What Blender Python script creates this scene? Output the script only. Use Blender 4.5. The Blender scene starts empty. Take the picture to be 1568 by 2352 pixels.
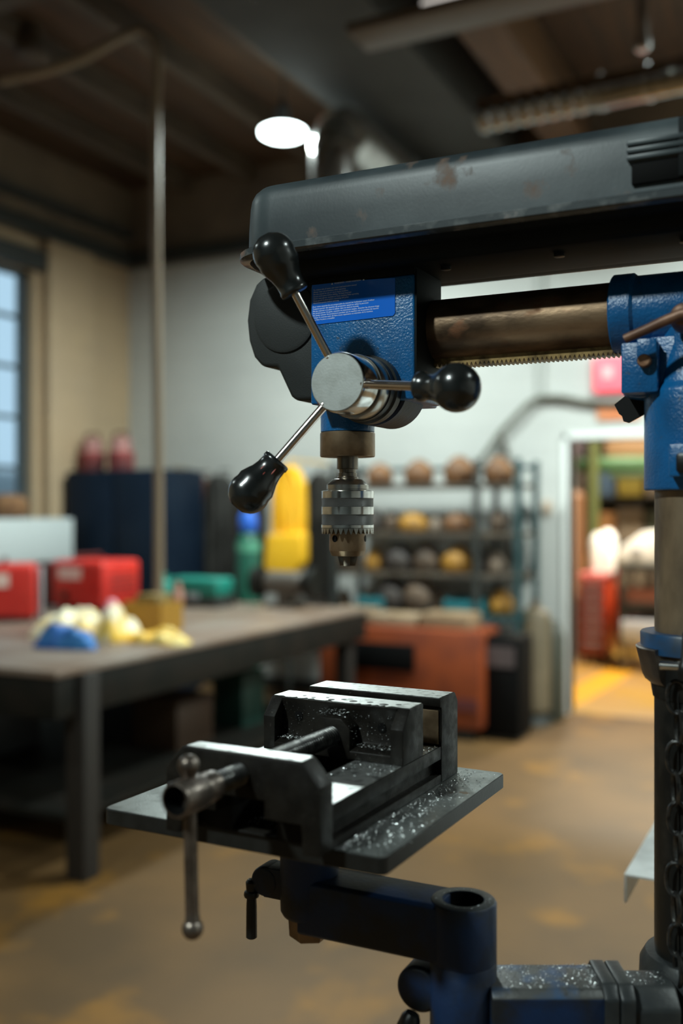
import bpy, bmesh, math, random
from mathutils import Vector, Matrix, noise
C = bpy.context.scene.collection
R = math.radians
F = 2287.0; H = 1.55; TH = R(26.5); CT, ST = math.cos(TH), math.sin(TH)
# ------------------------------------------------------------------ camera
cd = bpy.data.cameras.new('camera'); cam = bpy.data.objects.new('camera', cd); C.objects.link(cam)
cam.location = (0, 0, H); cam.rotation_euler = (R(90), 0, TH)
cd.sensor_fit = 'VERTICAL'; cd.sensor_height = 36; cd.sensor_width = 24; cd.lens = 36*F/2352
cd.dof.use_dof = True; cd.dof.focus_distance = .99; cd.dof.aperture_fstop = 2.4
cd.clip_start = .02; cd.clip_end = 200
bpy.context.scene.camera = cam
# ------------------------------------------------------------------ exposure
vs = bpy.context.scene.view_settings
vs.view_transform = 'Standard'; vs.look = 'None'; vs.gamma = 1; vs.use_curve_mapping = False; vs.exposure = 0.0
# ------------------------------------------------------------------ world (overcast sky outside the windows)
wd = bpy.data.worlds.new('world'); bpy.context.scene.world = wd; wd.use_nodes = True
bg = wd.node_tree.nodes['Background']; bg.inputs[0].default_value = (.60, .76, .86, 1); bg.inputs[1].default_value = 1.0
# ------------------------------------------------------------------ lamps' light: all lamps of the shop (x, y, z, watts, colour)
COOL = (.86, 1.0, .97); WARM = (1.0, .80, .55)
LAMPS = [(-3.32, 5.78, 4.13, 130, COOL), (-0.2, 5.6, 4.07, 230, COOL), (2.4, 5.6, 4.07, 150, COOL),
         (-1.45, -1.75, 4.07, 150, COOL), (2.6, 1.6, 4.07, 60, COOL), (-4.6, 1.2, 4.07, 20, COOL),
         (-1.4, 9.6, 3.4, 200, (1.0, .86, .66)), (-2.4, 11.2, 3.4, 60, (1.0, .9, .75))]
for i, (x, y, z, p, c) in enumerate(LAMPS):
    l = bpy.data.lights.new('lamp_light', 'AREA'); l.shape = 'DISK'; l.size = .30; l.energy = p; l.color = c; l.spread = R(170)
    o = bpy.data.objects.new('lamp_light', l); C.objects.link(o); o.location = (x, y, z-.075)
def daylight(loc, rot, sx, sy, p):
    l = bpy.data.lights.new('window_light', 'AREA'); l.shape = 'RECTANGLE'; l.size = sx; l.size_y = sy; l.energy = p; l.color = (.75, .9, 1)
    o = bpy.data.objects.new('window_light', l); C.objects.link(o); o.location = loc; o.rotation_euler = rot
daylight((-6.35, 3.2, 2.6), (R(90), 0, R(-90)), 2.4, 2.0, 40)

# ------------------------------------------------------------------ pixel -> world helpers (used to place things at their own real distance)
def ray(px, py):
    a = (px-784)/F; return (a*CT-ST, a*ST+CT, (1176-py)/F)
def aty(px, py, Y):
    d = ray(px, py); t = Y/d[1]; return (d[0]*t, Y, H+d[2]*t)
def atz(px, py, Z):
    d = ray(px, py); t = (Z-H)/d[2]; return (d[0]*t, d[1]*t, Z)
def atx(px, py, X):
    d = ray(px, py); t = X/d[0]; return (X, d[1]*t, H+d[2]*t)
# ------------------------------------------------------------------ materials
def mat(name, col, rough=.5, metal=0., col2=None, nscale=8., ndet=6., lo=.4, hi=.65, bump=0., bscale=60., spec=.5, stretch=(1, 1, 1),
        rust=None, rscale=20., rlo=.6, rhi=.7, rrough=None, coat=0., rvar=0., bdist=.0006):
    m = bpy.data.materials.new(name); m.use_nodes = True; nt = m.node_tree; N = nt.nodes; L = nt.links
    b = N['Principled BSDF']; b.inputs['Roughness'].default_value = rough; b.inputs['Metallic'].default_value = metal
    b.inputs['Specular IOR Level'].default_value = spec; b.inputs['Coat Weight'].default_value = coat
    b.inputs['Base Color'].default_value = (*col, 1)
    tc = N.new('ShaderNodeTexCoord'); mp = N.new('ShaderNodeMapping'); L.new(tc.outputs['Object'], mp.inputs[0]); mp.inputs['Scale'].default_value = stretch
    def ns(sc, det):
        n = N.new('ShaderNodeTexNoise'); n.inputs['Scale'].default_value = sc; n.inputs['Detail'].default_value = det; L.new(mp.outputs[0], n.inputs[0]); return n
    def ramp(src, a, z):
        r = N.new('ShaderNodeMapRange'); L.new(src, r.inputs[0]); r.inputs[1].default_value = a; r.inputs[2].default_value = z; return r.outputs[0]
    def mix(fac, A, B):
        x = N.new('ShaderNodeMix'); x.data_type = 'RGBA'; L.new(fac, x.inputs[0])
        for s, v in ((6, A), (7, B)):
            if isinstance(v, tuple): x.inputs[s].default_value = (*v, 1)
            else: L.new(v, x.inputs[s])
        return x.outputs[2]
    cur = col
    if col2:
        cur = mix(ramp(ns(nscale, ndet).outputs[0], lo, hi), cur, col2)
    if rust:
        rf = ramp(ns(rscale, 8).outputs[0], rlo, rhi); cur = mix(rf, cur, rust)
        if rrough is not None:
            mr = N.new('ShaderNodeMapRange'); L.new(rf, mr.inputs[0]); mr.inputs[3].default_value = rough; mr.inputs[4].default_value = rrough; L.new(mr.outputs[0], b.inputs['Roughness'])
    if not isinstance(cur, tuple): L.new(cur, b.inputs['Base Color'])
    if rvar:
        mr = N.new('ShaderNodeMapRange'); L.new(ns(nscale*1.7, 8).outputs[0], mr.inputs[0]); mr.inputs[1].default_value = .3; mr.inputs[2].default_value = .7
        mr.inputs[3].default_value = max(.05, rough-rvar); mr.inputs[4].default_value = rough+rvar; L.new(mr.outputs[0], b.inputs['Roughness'])
    if bump:
        bn = N.new('ShaderNodeBump'); bn.inputs['Strength'].default_value = bump; bn.inputs['Distance'].default_value = bdist
        L.new(ns(bscale, 4).outputs[0], bn.inputs['Height']); L.new(bn.outputs[0], b.inputs['Normal'])
    return m
def emis(name, col, s):
    m = bpy.data.materials.new(name); m.use_nodes = True; b = m.node_tree.nodes['Principled BSDF']
    b.inputs['Base Color'].default_value = (*col, 1); b.inputs['Emission Color'].default_value = (*col, 1); b.inputs['Emission Strength'].default_value = s; return m
M = {}
M['cover'] = mat('black_cover_enamel', (.026, .036, .041), .40, 0, (.070, .088, .095), 14, 8, .38, .72, .08, 400, .35, (1, 1, .7), rust=(.17, .10, .065), rscale=26, rlo=.61, rhi=.72, rrough=.7)
M['lip'] = mat('cover_edge_enamel', (.045, .055, .060), .25, 0, (.16, .17, .17), 60, 8, .5, .75, .2, 150, .6, rust=(.16, .09, .06), rscale=40, rlo=.60, rhi=.72, rrough=.7)
M['pan'] = mat('matt_black_enamel', (.004, .006, .0065), .65, 0, (.008, .010, .0105), 18, 6, .45, .75, .1, 120, .15)
M['plastic'] = mat('black_textured_plastic', (.009, .012, .012), .6, 0, (.018, .021, .021), 10, 6, .4, .7, .25, 700)
M['knob'] = mat('glossy_black_phenolic', (.010, .012, .012), .23, 0, (.02, .022, .022), 60, 4, .5, .8, .03, 300, .7)
M['red'] = mat('red_paint_chip', (.5, .05, .02), .5, 0)
M['blue'] = mat('blue_hammer_paint', (.004, .115, .320), .28, 0, (.005, .080, .22), 30, 6, .4, .7, 1.0, 420, .6, rust=(.07, .09, .11), rscale=120, rlo=.66, rhi=.74)
M['dblue'] = mat('grimy_blue_paint', (.004, .020, .065), .5, 0, (.010, .012, .015), 22, 8, .42, .62, .5, 200, .4)
M['grime'] = mat('greasy_black_casting', (.018, .022, .024), .42, .1, (.042, .045, .044), 30, 8, .42, .7, .5, 200, .5)
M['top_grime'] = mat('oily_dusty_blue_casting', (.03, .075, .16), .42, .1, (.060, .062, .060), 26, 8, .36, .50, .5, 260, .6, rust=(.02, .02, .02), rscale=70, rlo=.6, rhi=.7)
M['label'] = mat('blue_label_film', (.006, .15, .72), .22, 0, spec=.6)
M['ltext'] = mat('white_label_print', (.80, .90, .95), .5)
M['chrome'] = mat('polished_steel', (.78, .78, .76), .16, 1, (.5, .49, .46), 90, 6, .4, .7)
M['rod'] = mat('chromed_rod', (.82, .76, .72), .18, 1, (.62, .45, .36), 50, 6, .55, .8)
M['brushed'] = mat('brushed_aluminium_disc', (.62, .65, .63), .42, .85, (.48, .50, .47), 60, 8, .4, .7, .1, 500)
M['steel'] = mat('worn_chuck_steel', (.42, .41, .38), .27, 1, (.26, .22, .17), 40, 7, .45, .75, .1, 200)
M['dsteel'] = mat('dark_spindle_steel', (.20, .17, .135), .3, 1, (.08, .06, .045), 50, 7, .4, .7, .1, 200)
M['brass'] = mat('bronze_brown_steel', (.30, .21, .13), .38, .75, (.12, .08, .045), 30, 8, .38, .65, .2, 200)
M['ram'] = mat('rusty_brown_ram', (.30, .195, .115), .40, .7, (.08, .05, .03), 26, 10, .40, .62, .35, 300, stretch=(.5, 1, 1), rust=(.22, .10, .05), rscale=60, rlo=.58, rhi=.72, rrough=.7)
M['column'] = mat('grey_brown_column', (.26, .19, .12), .42, .5, (.12, .085, .055), 34, 10, .40, .66, .2, 300, stretch=(1, 1, .4))
M['rack'] = mat('brass_brown_rack', (.30, .20, .08), .45, .7, (.08, .05, .02), 80, 8, .45, .65, .2, 300)
M['dark'] = mat('oily_black_steel', (.007, .0075, .007), .38, .1, (.020, .018, .015), 60, 8, .5, .75, .3, 200)
M['copper'] = mat('coppery_bolt', (.40, .23, .14), .45, .6, (.22, .11, .06), 120, 6, .4, .6)
M['handle'] = mat('brown_oxide_handle', (.28, .15, .09), .5, .3, (.14, .07, .045), 40, 6, .4, .6)
M['vise'] = mat('shaded_dark_cast_iron', (.012, .0105, .0085), .48, .0, (.007, .006, .005), 60, 8, .4, .62, .35, 400, .12, rust=(.04, .036, .03), rscale=220, rlo=.66, rhi=.74, rvar=.12)  # dark iron, colour lowered further to stand in for shade on front faces
M['vtop'] = mat('machined_iron_top', (.64, .66, .65), .32, .9, (.26, .27, .265), 110, 8, .52, .64, .35, 500)
M['plate'] = mat('steel_work_table', (.42, .45, .44), .34, .85, (.20, .215, .21), 40, 9, .42, .68, .25, 500, rust=(.20, .12, .06), rscale=50, rlo=.68, rhi=.72)
M['pedge'] = mat('cast_table_edge', (.012, .012, .011), .45, 0, (.008, .008, .007), 60, 8, .4, .6, .35, 400, .35)
M['bar'] = mat('worn_handle_steel', (.20, .165, .14), .36, .85, (.09, .072, .06), 50, 8, .4, .65, .2, 300)
M['thread'] = mat('oily_screw_steel', (.12, .12, .115), .3, .9, (.05, .05, .05), 100, 6, .4, .6, .2, 300)
M['shav'] = mat('bright_metal_shavings', (.70, .74, .74), .35, .8)
M['hole'] = mat('black_and_bore_shade', (.003, .003, .003), .7, spec=.1)  # near black: dark inside of holes put into the colour; also black parts
M['galv'] = mat('galvanised_duct', (.55, .55, .53), .25, .9, (.36, .35, .33), 12, 5, .4, .6, .15, 20)

def knurl():
    m = mat('knurled_steel', (.20, .20, .19), .38, .9); nt = m.node_tree; N = nt.nodes; L = nt.links; b = N['Principled BSDF']
    tc = N.new('ShaderNodeTexCoord'); sp = N.new('ShaderNodeSeparateXYZ'); L.new(tc.outputs['Object'], sp.inputs[0])
    def mth(op, a, bb=None):
        n = N.new('ShaderNodeMath'); n.operation = op
        for i, v in enumerate((a, bb)):
            if v is None: continue
            if isinstance(v, (int, float)): n.inputs[i].default_value = v
            else: L.new(v, n.inputs[i])
        return n.outputs[0]
    an = mth('MULTIPLY', mth('ARCTAN2', sp.outputs[1], sp.outputs[0]), 64); z = mth('MULTIPLY', sp.outputs[2], 2600)
    h = mth('MULTIPLY', mth('SINE', mth('ADD', an, z)), mth('SINE', mth('SUBTRACT', an, z)))
    h = mth('ABSOLUTE', h)
    bn = N.new('ShaderNodeBump'); bn.inputs['Strength'].default_value = 1; bn.inputs['Distance'].default_value = .0008; L.new(h, bn.inputs['Height']); L.new(bn.outputs[0], b.inputs['Normal'])
    mr = N.new('ShaderNodeMix'); mr.data_type = 'RGBA'; L.new(h, mr.inputs[0]); mr.inputs[6].default_value = (.05, .05, .05, 1); mr.inputs[7].default_value = (.30, .30, .29, 1); L.new(mr.outputs[2], b.inputs['Base Color'])
    return m
M['knurl'] = knurl()
# ------------------------------------------------------------------ mesh builder
def frame(d):
    d = Vector(d).normalized(); u = Vector((0, 0, 1)) if abs(d.z) < .9 else Vector((1, 0, 0))
    a = u.cross(d).normalized(); return d, a, d.cross(a)
class MB:
    def __init__(s, T=None): s.v = []; s.f = []; s.mi = []; s.T = T; s.cur = 0
    def add(s, vs_, fs):
        n = len(s.v); s.v += [Vector(q) for q in vs_]; s.f += [tuple(i+n for i in q) for q in fs]; s.mi += [s.cur]*len(fs); return s
    def box(s, x0, x1, y0, y1, z0, z1):
        return s.add([(x, y, z) for z in (z0, z1) for y in (y0, y1) for x in (x0, x1)], [(0, 2, 3, 1), (4, 5, 7, 6), (0, 1, 5, 4), (2, 6, 7, 3), (0, 4, 6, 2), (1, 3, 7, 5)])
    def prism(s, pts, ax, a, b):
        def P(p, t):
            return {'x': (t, p[0], p[1]), 'y': (p[0], t, p[1]), 'z': (p[0], p[1], t)}[ax]
        n = len(pts); return s.add([P(p, a) for p in pts]+[P(p, b) for p in pts], [tuple(range(n)), tuple(range(2*n-1, n-1, -1))]+[(i, (i+1) % n, n+(i+1) % n, n+i) for i in range(n)])
    def lathe(s, o, d, prof, seg=48, cap=True):
        d, a, b = frame(d); o = Vector(o); vs_ = []; fs = []
        for t, r in prof:
            for k in range(seg):
                g = 2*math.pi*k/seg; vs_.append(o+d*t+(a*math.cos(g)+b*math.sin(g))*r)
        for i in range(len(prof)-1):
            for k in range(seg): fs.append((i*seg+k, i*seg+(k+1) % seg, (i+1)*seg+(k+1) % seg, (i+1)*seg+k))
        if cap: fs.append(tuple(range(seg))); fs.append(tuple(range(len(prof)*seg-1, (len(prof)-1)*seg-1, -1)))
        return s.add(vs_, fs)
    def cyl(s, p, q, r, r1=None, seg=32):
        p = Vector(p); q = Vector(q); return s.lathe(p, q-p, [(0, r), ((q-p).length, r if r1 is None else r1)], seg)
    def ball(s, c, r, seg=24, n=12, sc=(1, 1, 1)):
        c = Vector(c); vs_ = []; fs = []
        for i in range(n+1):
            a = math.pi*i/n; rr = max(1e-5, math.sin(a))
            for k in range(seg):
                g = 2*math.pi*k/seg; vs_.append(c+Vector((rr*math.cos(g)*sc[0], rr*math.sin(g)*sc[1], math.cos(a)*sc[2]))*r)
        for i in range(n):
            for k in range(seg): fs.append((i*seg+k, (i+1)*seg+k, (i+1)*seg+(k+1) % seg, i*seg+(k+1) % seg))
        return s.add(vs_, fs)
    def tube(s, pts, r, seg=12, closed=False):
        pts = [Vector(p) for p in pts]; n = len(pts); vs_ = []; fs = []; A = None
        for i, p in enumerate(pts):
            d = (pts[(i+1) % n]-pts[i-1]) if closed else pts[min(i+1, n-1)]-pts[max(i-1, 0)]
            d.normalize()
            if A is None: A = frame(d)[1]
            A = (A-d*A.dot(d)).normalized(); B = d.cross(A); rr = r(i/(n-1)) if callable(r) else r
            for k in range(seg):
                g = 2*math.pi*k/seg; vs_.append(p+(A*math.cos(g)+B*math.sin(g))*rr)
        for i in range(n if closed else n-1):
            j = (i+1) % n
            for k in range(seg): fs.append((i*seg+k, i*seg+(k+1) % seg, j*seg+(k+1) % seg, j*seg+k))
        if not closed: fs += [tuple(range(seg)), tuple(range(n*seg-1, (n-1)*seg-1, -1))]
        return s.add(vs_, fs)
    def loft(s, loops, cap=True):
        n = len(loops[0]); vs_ = [p for l in loops for p in l]; fs = []
        for i in range(len(loops)-1):
            for k in range(n): fs.append((i*n+k, i*n+(k+1) % n, (i+1)*n+(k+1) % n, (i+1)*n+k))
        if cap: fs += [tuple(range(n)), tuple(range(len(loops)*n-1, (len(loops)-1)*n-1, -1))]
        return s.add(vs_, fs)
    def build(s, name, mats, parent=None, origin=None, bevel=0., ang=38, seg=2, kind=None):
        if not isinstance(mats, (list, tuple)): mats = [mats]
        W = [(s.T(p) if s.T else p) for p in s.v]
        base = Vector(ROOTS.get(parent.name, (0, 0, 0))) if parent else Vector((0, 0, 0))
        og = (s.T(Vector(origin)) if s.T else Vector(origin)) if origin is not None else (base if parent else Vector((0, 0, 0)))
        if origin is None and not parent:
            mn = [min(p[i] for p in W) for i in range(3)]; mx = [max(p[i] for p in W) for i in range(3)]; og = Vector(((mn[0]+mx[0])/2, (mn[1]+mx[1])/2, mn[2]))
        me = bpy.data.meshes.new(name); me.from_pydata([p-og for p in W], [], s.f)
        for m in mats: me.materials.append(m)
        for p, i in zip(me.polygons, s.mi): p.material_index = i
        bm = bmesh.new(); bm.from_mesh(me); bmesh.ops.recalc_face_normals(bm, faces=bm.faces)
        if bevel:
            es = [e for e in bm.edges if len(e.link_faces) == 2 and e.calc_face_angle(0) > R(28)]
            bmesh.ops.bevel(bm, geom=es, offset=bevel, segments=seg, profile=.5, affect='EDGES', clamp_overlap=True)
        for fc in bm.faces: fc.smooth = True
        for e in bm.edges:
            if len(e.link_faces) == 2 and e.calc_face_angle(0) > R(ang): e.smooth = False
        bm.to_mesh(me); bm.free()
        o = bpy.data.objects.new(name, me); C.objects.link(o); o.location = og-base
        ROOTS[o.name] = og
        if parent: o.parent = parent
        if kind: o['kind'] = kind
        return o
ROOTS = {}
def thing(name, loc, label, cat, group=None):
    o = bpy.data.objects.new(name, None); C.objects.link(o); o.location = loc; ROOTS[o.name] = Vector(loc); o.empty_display_size = .1
    o['label'] = label; o['category'] = cat
    if group: o['group'] = group
    return o
def tag(o, label, cat, group=None, kind=None):
    o['label'] = label; o['category'] = cat
    if group: o['group'] = group
    if kind: o['kind'] = kind
    return o
def copy_tree(o, dloc, label=None, parent=None):
    c = o.copy(); C.objects.link(c)
    if parent: c.parent = parent
    else:
        c.location = Vector(o.location)+Vector(dloc); ROOTS[c.name] = Vector(c.location)
        if label: c['label'] = label
    for ch in list(o.children): copy_tree(ch, dloc, None, c)
    return c
def rrect(x0, x1, y0, y1, r, z, n=8):
    out = []
    for cx, cy, a in ((x1-r, y1-r, 0), (x0+r, y1-r, 90), (x0+r, y0+r, 180), (x1-r, y0+r, 270)):
        for i in range(n+1):
            g = R(a+90*i/n); out.append((cx+r*math.cos(g), cy+r*math.sin(g), z))
    return out

# ================================================================== THE ROOM
XL, YB, ZC = -6.05, 7.6, 4.62; XR, YF = 4.2, -4.2
def plaster(name, c1, c2, brick=True, rough=.6):
    m = mat(name, c1, rough, 0, c2, 1.3, 8, .35, .7); nt = m.node_tree; N = nt.nodes; L = nt.links
    if brick:
        tc = [n for n in N if n.type == 'TEX_COORD'][0]; b = N['Principled BSDF']
        sp = N.new('ShaderNodeSeparateXYZ'); L.new(tc.outputs['Object'], sp.inputs[0])
        ad = N.new('ShaderNodeMath'); ad.operation = 'ADD'; L.new(sp.outputs[0], ad.inputs[0]); L.new(sp.outputs[1], ad.inputs[1])
        cb = N.new('ShaderNodeCombineXYZ'); L.new(ad.outputs[0], cb.inputs[0]); L.new(sp.outputs[2], cb.inputs[1])
        br = N.new('ShaderNodeTexBrick'); L.new(cb.outputs[0], br.inputs[0]); br.inputs['Scale'].default_value = 1; br.inputs['Brick Width'].default_value = .4; br.inputs['Row Height'].default_value = .2; br.inputs['Mortar Size'].default_value = .008
        bn = N.new('ShaderNodeBump'); bn.invert = True; bn.inputs['Distance'].default_value = .008; L.new(br.outputs['Fac'], bn.inputs['Height']); L.new(bn.outputs[0], b.inputs['Normal'])
    return m
M['wall'] = plaster('white_painted_block', (.53, .535, .505), (.46, .465, .44))
M['wall_tan'] = plaster('cream_painted_block', (.47, .34, .205), (.42, .31, .20))
M['upper'] = mat('unlit_tan_upper_wall', (.17, .12, .075), .8, 0, (.12, .085, .055), 2, 6)  # tan paint darkened to stand in for the unlit wall above the lamps
M['trim'] = mat('dark_steel_trim', (.03, .033, .03), .5)
M['paint_w'] = mat('white_gloss_paint', (.76, .77, .74), .45)
M['ceil'] = mat('brown_timber_ceiling', (.080, .038, .014), .75, 0, (.045, .024, .011), 3, 6, .35, .65, stretch=(6, .4, 1))
M['joist'] = mat('weathered_joist', (.085, .058, .034), .7, 0, (.05, .035, .022), 4, 6, stretch=(4, .4, 1))
M['duct_paint'] = mat('grey_painted_duct', (.040, .041, .037), .8, 0, (.032, .032, .029), 3, 5)
M['wood'] = mat('orange_brown_beam', (.12, .055, .018), .7, 0, (.08, .038, .014), 4, 6, stretch=(5, .5, 1))
def floor_mat():
    m = mat('brown_worn_concrete', (.128, .068, .024), .5, 0, (.078, .045, .019), 1.5, 8, .36, .66, .3, 30, .25, rust=(.19, .09, .018), rscale=2.3, rlo=.585, rhi=.70); return m
M['floor'] = floor_mat()
def struct(name, mb, m, **k): return mb.build(name, m, kind='structure', **k)
struct('floor', MB().box(XL-.2, XR+.2, YF-.2, YB+.1, -.1, 0), M['floor'])
M['floor2'] = mat('ochre_painted_floor', (.36, .21, .08), .4, 0, (.40, .22, .03), 1.6, 4, .4, .6, .1, 30)
struct('floor', MB().box(-5, 2, YB+.1, 14, -.1, 0), M['floor2'])
struct('ceiling', MB().box(XL-.2, XR+.2, YF-.2, YB+.2, ZC, ZC+.1), M['ceil'])
# back wall with the doorway
DX0, DX1, DZ = -1.848, -.88, 2.10
struct('wall_back', MB().box(XL-.2, DX0, YB, YB+.18, 0, 3.85).box(DX1, XR+.2, YB, YB+.18, 0, 3.85).box(DX0, DX1, YB, YB+.18, DZ, 3.85), M['wall'])
struct('trim_upper_band', MB().box(XL, XR, YB-.02, YB+.18, 3.85, ZC), M['upper'])
struct('trim_back_ledge', MB().box(XL, XR, YB-.10, YB-.02, 3.86, 3.98), M['trim'], bevel=.01)
struct('wall_right', MB().box(XR, XR+.2, YF, YB, 0, ZC), M['wall'])
struct('wall_front', MB().box(XL-.2, XR+.2, YF-.2, YF, 0, ZC), mat('dim_grey_wall', (.10, .11, .11), .8))
# left wall with a window
WY0, WY1, WZ0, WZ1 = 3.9, 6.33, 1.50, 3.58
struct('wall_left', MB().box(XL-.2, XL, YF, WY0, 0, 3.85).box(XL-.2, XL, WY1, YB, 0, 3.85).box(XL-.2, XL, WY0, WY1, 0, WZ0).box(XL-.2, XL, WY0, WY1, WZ1, 3.85), M['wall_tan'])
struct('trim_upper_band', MB().box(XL-.2, XL+.02, YF, YB, 3.85, ZC), M['upper'])
struct('trim_left_ledge', MB().box(XL+.02, XL+.12, YF, YB-.1, 3.86, 3.98).box(XL+.02, XL+.16, YF, YB-.1, 4.12, 4.17), M['trim'], bevel=.01)
struct('trim_pilaster', MB().box(XL, XL+.10, 6.42, 6.98, 0, 3.85), M['wall_tan'], bevel=.01)
struct('trim_window_head', MB().box(XL, XL+.08, WY0-.1, WY1+.08, WZ1, WZ1+.16), M['trim'])
w = MB()
for y in (WY0, WY1-.05): w.box(XL-.14, XL-.08, y, y+.05, WZ0, WZ1)
for z in (WZ0, WZ1-.05): w.box(XL-.14, XL-.08, WY0, WY1, z, z+.05)
k = WY0+.28
while k < WY1-.1: w.box(XL-.13, XL-.09, k-.013, k+.013, WZ0, WZ1); k += .30
k = WZ0+.42
while k < WZ1-.1: w.box(XL-.13, XL-.09, WY0, WY1, k-.016, k+.016); k += .42
wf = struct('window_1', w, mat('dark_window_steel', (.05, .07, .08), .5))
g = bpy.data.materials.new('window_glass'); g.use_nodes = True; gb = g.node_tree.nodes['Principled BSDF']; gb.inputs['Transmission Weight'].default_value = 1; gb.inputs['Roughness'].default_value = .25; gb.inputs['IOR'].default_value = 1.1; gb.inputs['Base Color'].default_value = (.75, .9, 1, 1)
MB().box(XL-.112, XL-.106, WY0, WY1, WZ0, WZ1).build('window_pane', g, wf)
tag(MB().box(-14, -9, -4, 12, 0, 2.05).box(-13, -9.5, 5, 9, 2.05, 2.7).build('building', mat('pale_outside_wall', (.30, .34, .36), .8)), 'grey-blue building outside the left window', 'building')
# door frame (white jamb post) + baseboard
struct('trim_door_jamb', MB().box(DX0-.045, DX0, YB-.02, YB+.2, 0, DZ+.05).box(DX0-.05, DX1, YB-.02, YB+.2, DZ, DZ+.05).box(DX1, DX1+.05, YB-.02, YB+.2, 0, DZ+.05), M['paint_w'], bevel=.004)
struct('baseboard_back', MB().box(XL, DX0-.05, YB-.03, YB, 0, .10), M['trim'])
struct('baseboard_left', MB().box(XL, XL+.03, YF, YB-.1, 0, .12), M['trim'])
# next room
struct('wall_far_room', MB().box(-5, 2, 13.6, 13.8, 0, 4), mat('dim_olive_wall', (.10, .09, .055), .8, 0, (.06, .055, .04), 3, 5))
struct('wall_far_room_left', MB().box(-5.2, -5, YB+.2, 13.8, 0, 4), M['wall'])
struct('wall_far_room_right', MB().box(2, 2.2, YB+.2, 13.8, 0, 4), M['wall'])
struct('ceiling', MB().box(-5.2, 2.2, YB+.2, 13.8, 4, 4.1), M['ceil'])
# ceiling joists: countable beams, each its own setting piece
for i, x in enumerate((-5.35, -4.65, -3.95, -3.3)):
    struct('trim_%d' % (i+1), MB().box(x, x+.09, YF, YB-.12, ZC-.16, ZC), M['joist'])
struct('trim_5', MB().box(-6.0, -3.0, 4.1, 4.22, ZC-.22, ZC-.16), M['joist'])

# ================================================================== DRILL PRESS (machine coordinates: x along the ram to the column, y away, z from camera height)
MO = Vector((-.463, .943, H))
mc = lambda p: p+MO
colx = .35
dp = thing('drill_press', (MO.x+colx, MO.y, 0), 'blue radial drill press with long black belt cover and three-lever feed wheel', 'drill press')
def P(): return MB(mc)
# --- belt cover
def stack(mb, x0, x1, y0, y1, r, prof):
    mb.loft([rrect(x0+i, x1-i, y0+i, y1-i, max(.004, r-i), z) for i, z in prof])
    return mb
c = P(); stack(c, -.078, .66, -.101, .101, .042, [(0, .2605), (.0005, .285), (.002, .306), (.0035, .314), (.0065, .3195), (.0115, .3240), (.018, .3262), (.03, .3270)])
cover = c.build('belt_cover', M['cover'], dp, ang=60)
c = P(); stack(c, -.0865, .668, -.1085, .1085, .048, [(.002, .2525), (0, .2540), (0, .2600), (.0015, .2612), (.0095, .2625)])
c.build('cover_rim', M['lip'], dp, ang=50)
c = P(); stack(c, -.079, .655, -.098, .098, .04, [(.012, .2492), (.004, .2500), (0, .2535)])
c.loft([rrect(-.070+i, .66, -.078+i, .034-i, .03, z) for i, z in ((.012, .2362), (.006, .2375), (.002, .242), (0, .2500))])
pan = c.build('pulley_guard', M['pan'], dp, ang=50)
for k in range(4):
    c = P(); c.lathe((.125+.11*k, -.04, .2363), (0, 0, -1), [(0, .005), (.003, .005), (.0035, .003)], 12); c.build('screw', M['dark'], pan)
# latch on the cover side
la = P()
for k in range(3): la.box(.3075, .358, -.107, -.100, .2885+k*.0060, .2885+.0042+k*.0060)
la.box(.309, .36, -.1045, -.100, .2870, .3055)
la.build('cover_latch', M['cover'], cover, bevel=.0008)
P().box(.311, .36, -.1045, -.100, .2690, .2860).build('latch_recess_shade', M['hole'], cover, bevel=.0005)  # raised black block painting the dark of a recess
P().box(.348, .362, -.106, -.100, .270, .318).build('latch_hook', M['pan'], cover, bevel=.001)
# --- switch housing at the nose
s = P()
pr = [(-.020, .2505), (-.086, .2505), (-.095, .244), (-.1035, .228), (-.1065, .206), (-.1040, .184), (-.0975, .166), (-.090, .158), (-.085, .1545), (-.0685, .1535), (-.060, .137), (-.0520, .1215), (-.0455, .1165), (-.016, .1165)]
s.prism(pr, 'y', -.030, .06)
hs = s.build('switch_housing', M['plastic'], dp, bevel=.004, seg=3)
s = P(); s.prism([(-.1065, .219), (-.1115, .216), (-.1135, .207), (-.1120, .199), (-.1065, .193)], 'y', -.010, .020); s.build('switch_tab', M['plastic'], hs, bevel=.0015)
s = P(); s.lathe((-.058, -.0305, .205), (0, -1, 0), [(0, .037), (.0015, .037), (.0025, .034)], 48); s.build('spring_cap', M['plastic'], hs)
# --- head casting
h = P(); h.box(-.0147, .0985, -.055, .016, .1085, .2292); h.box(-.012, .082, .010, .050, .11, .2292)
head = h.build('head_casting', M['blue'], dp, bevel=.0022, seg=3)
h = P(); h.box(-.0160, .0995, -.0562, .014, .2290, .2420); h.build('head_top_shade', M['pan'], dp, bevel=.001)  # black box added for the shade under the cover
h = P(); h.lathe((.052, -.050, .122), (0, 1, 0), [(0, .034), (.002, .0365), (.05, .0365), (.052, .034)], 64); h.build('pinion_boss', M['dblue'], dp)
h = P(); h.lathe((0, 0, .0832), (0, 0, 1), [(0, .0272), (.0012, .0284), (.032, .0284), (.05, .03)], 48); h.build('quill_sleeve', M['blue'], dp)
h = P(); h.box(.0985, .1005, -.054, .012, .112, .234); h.build('head_shade_sheet', M['pan'], dp, bevel=.0004)  # thin black sheet painting the shade on the head's right face
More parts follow.
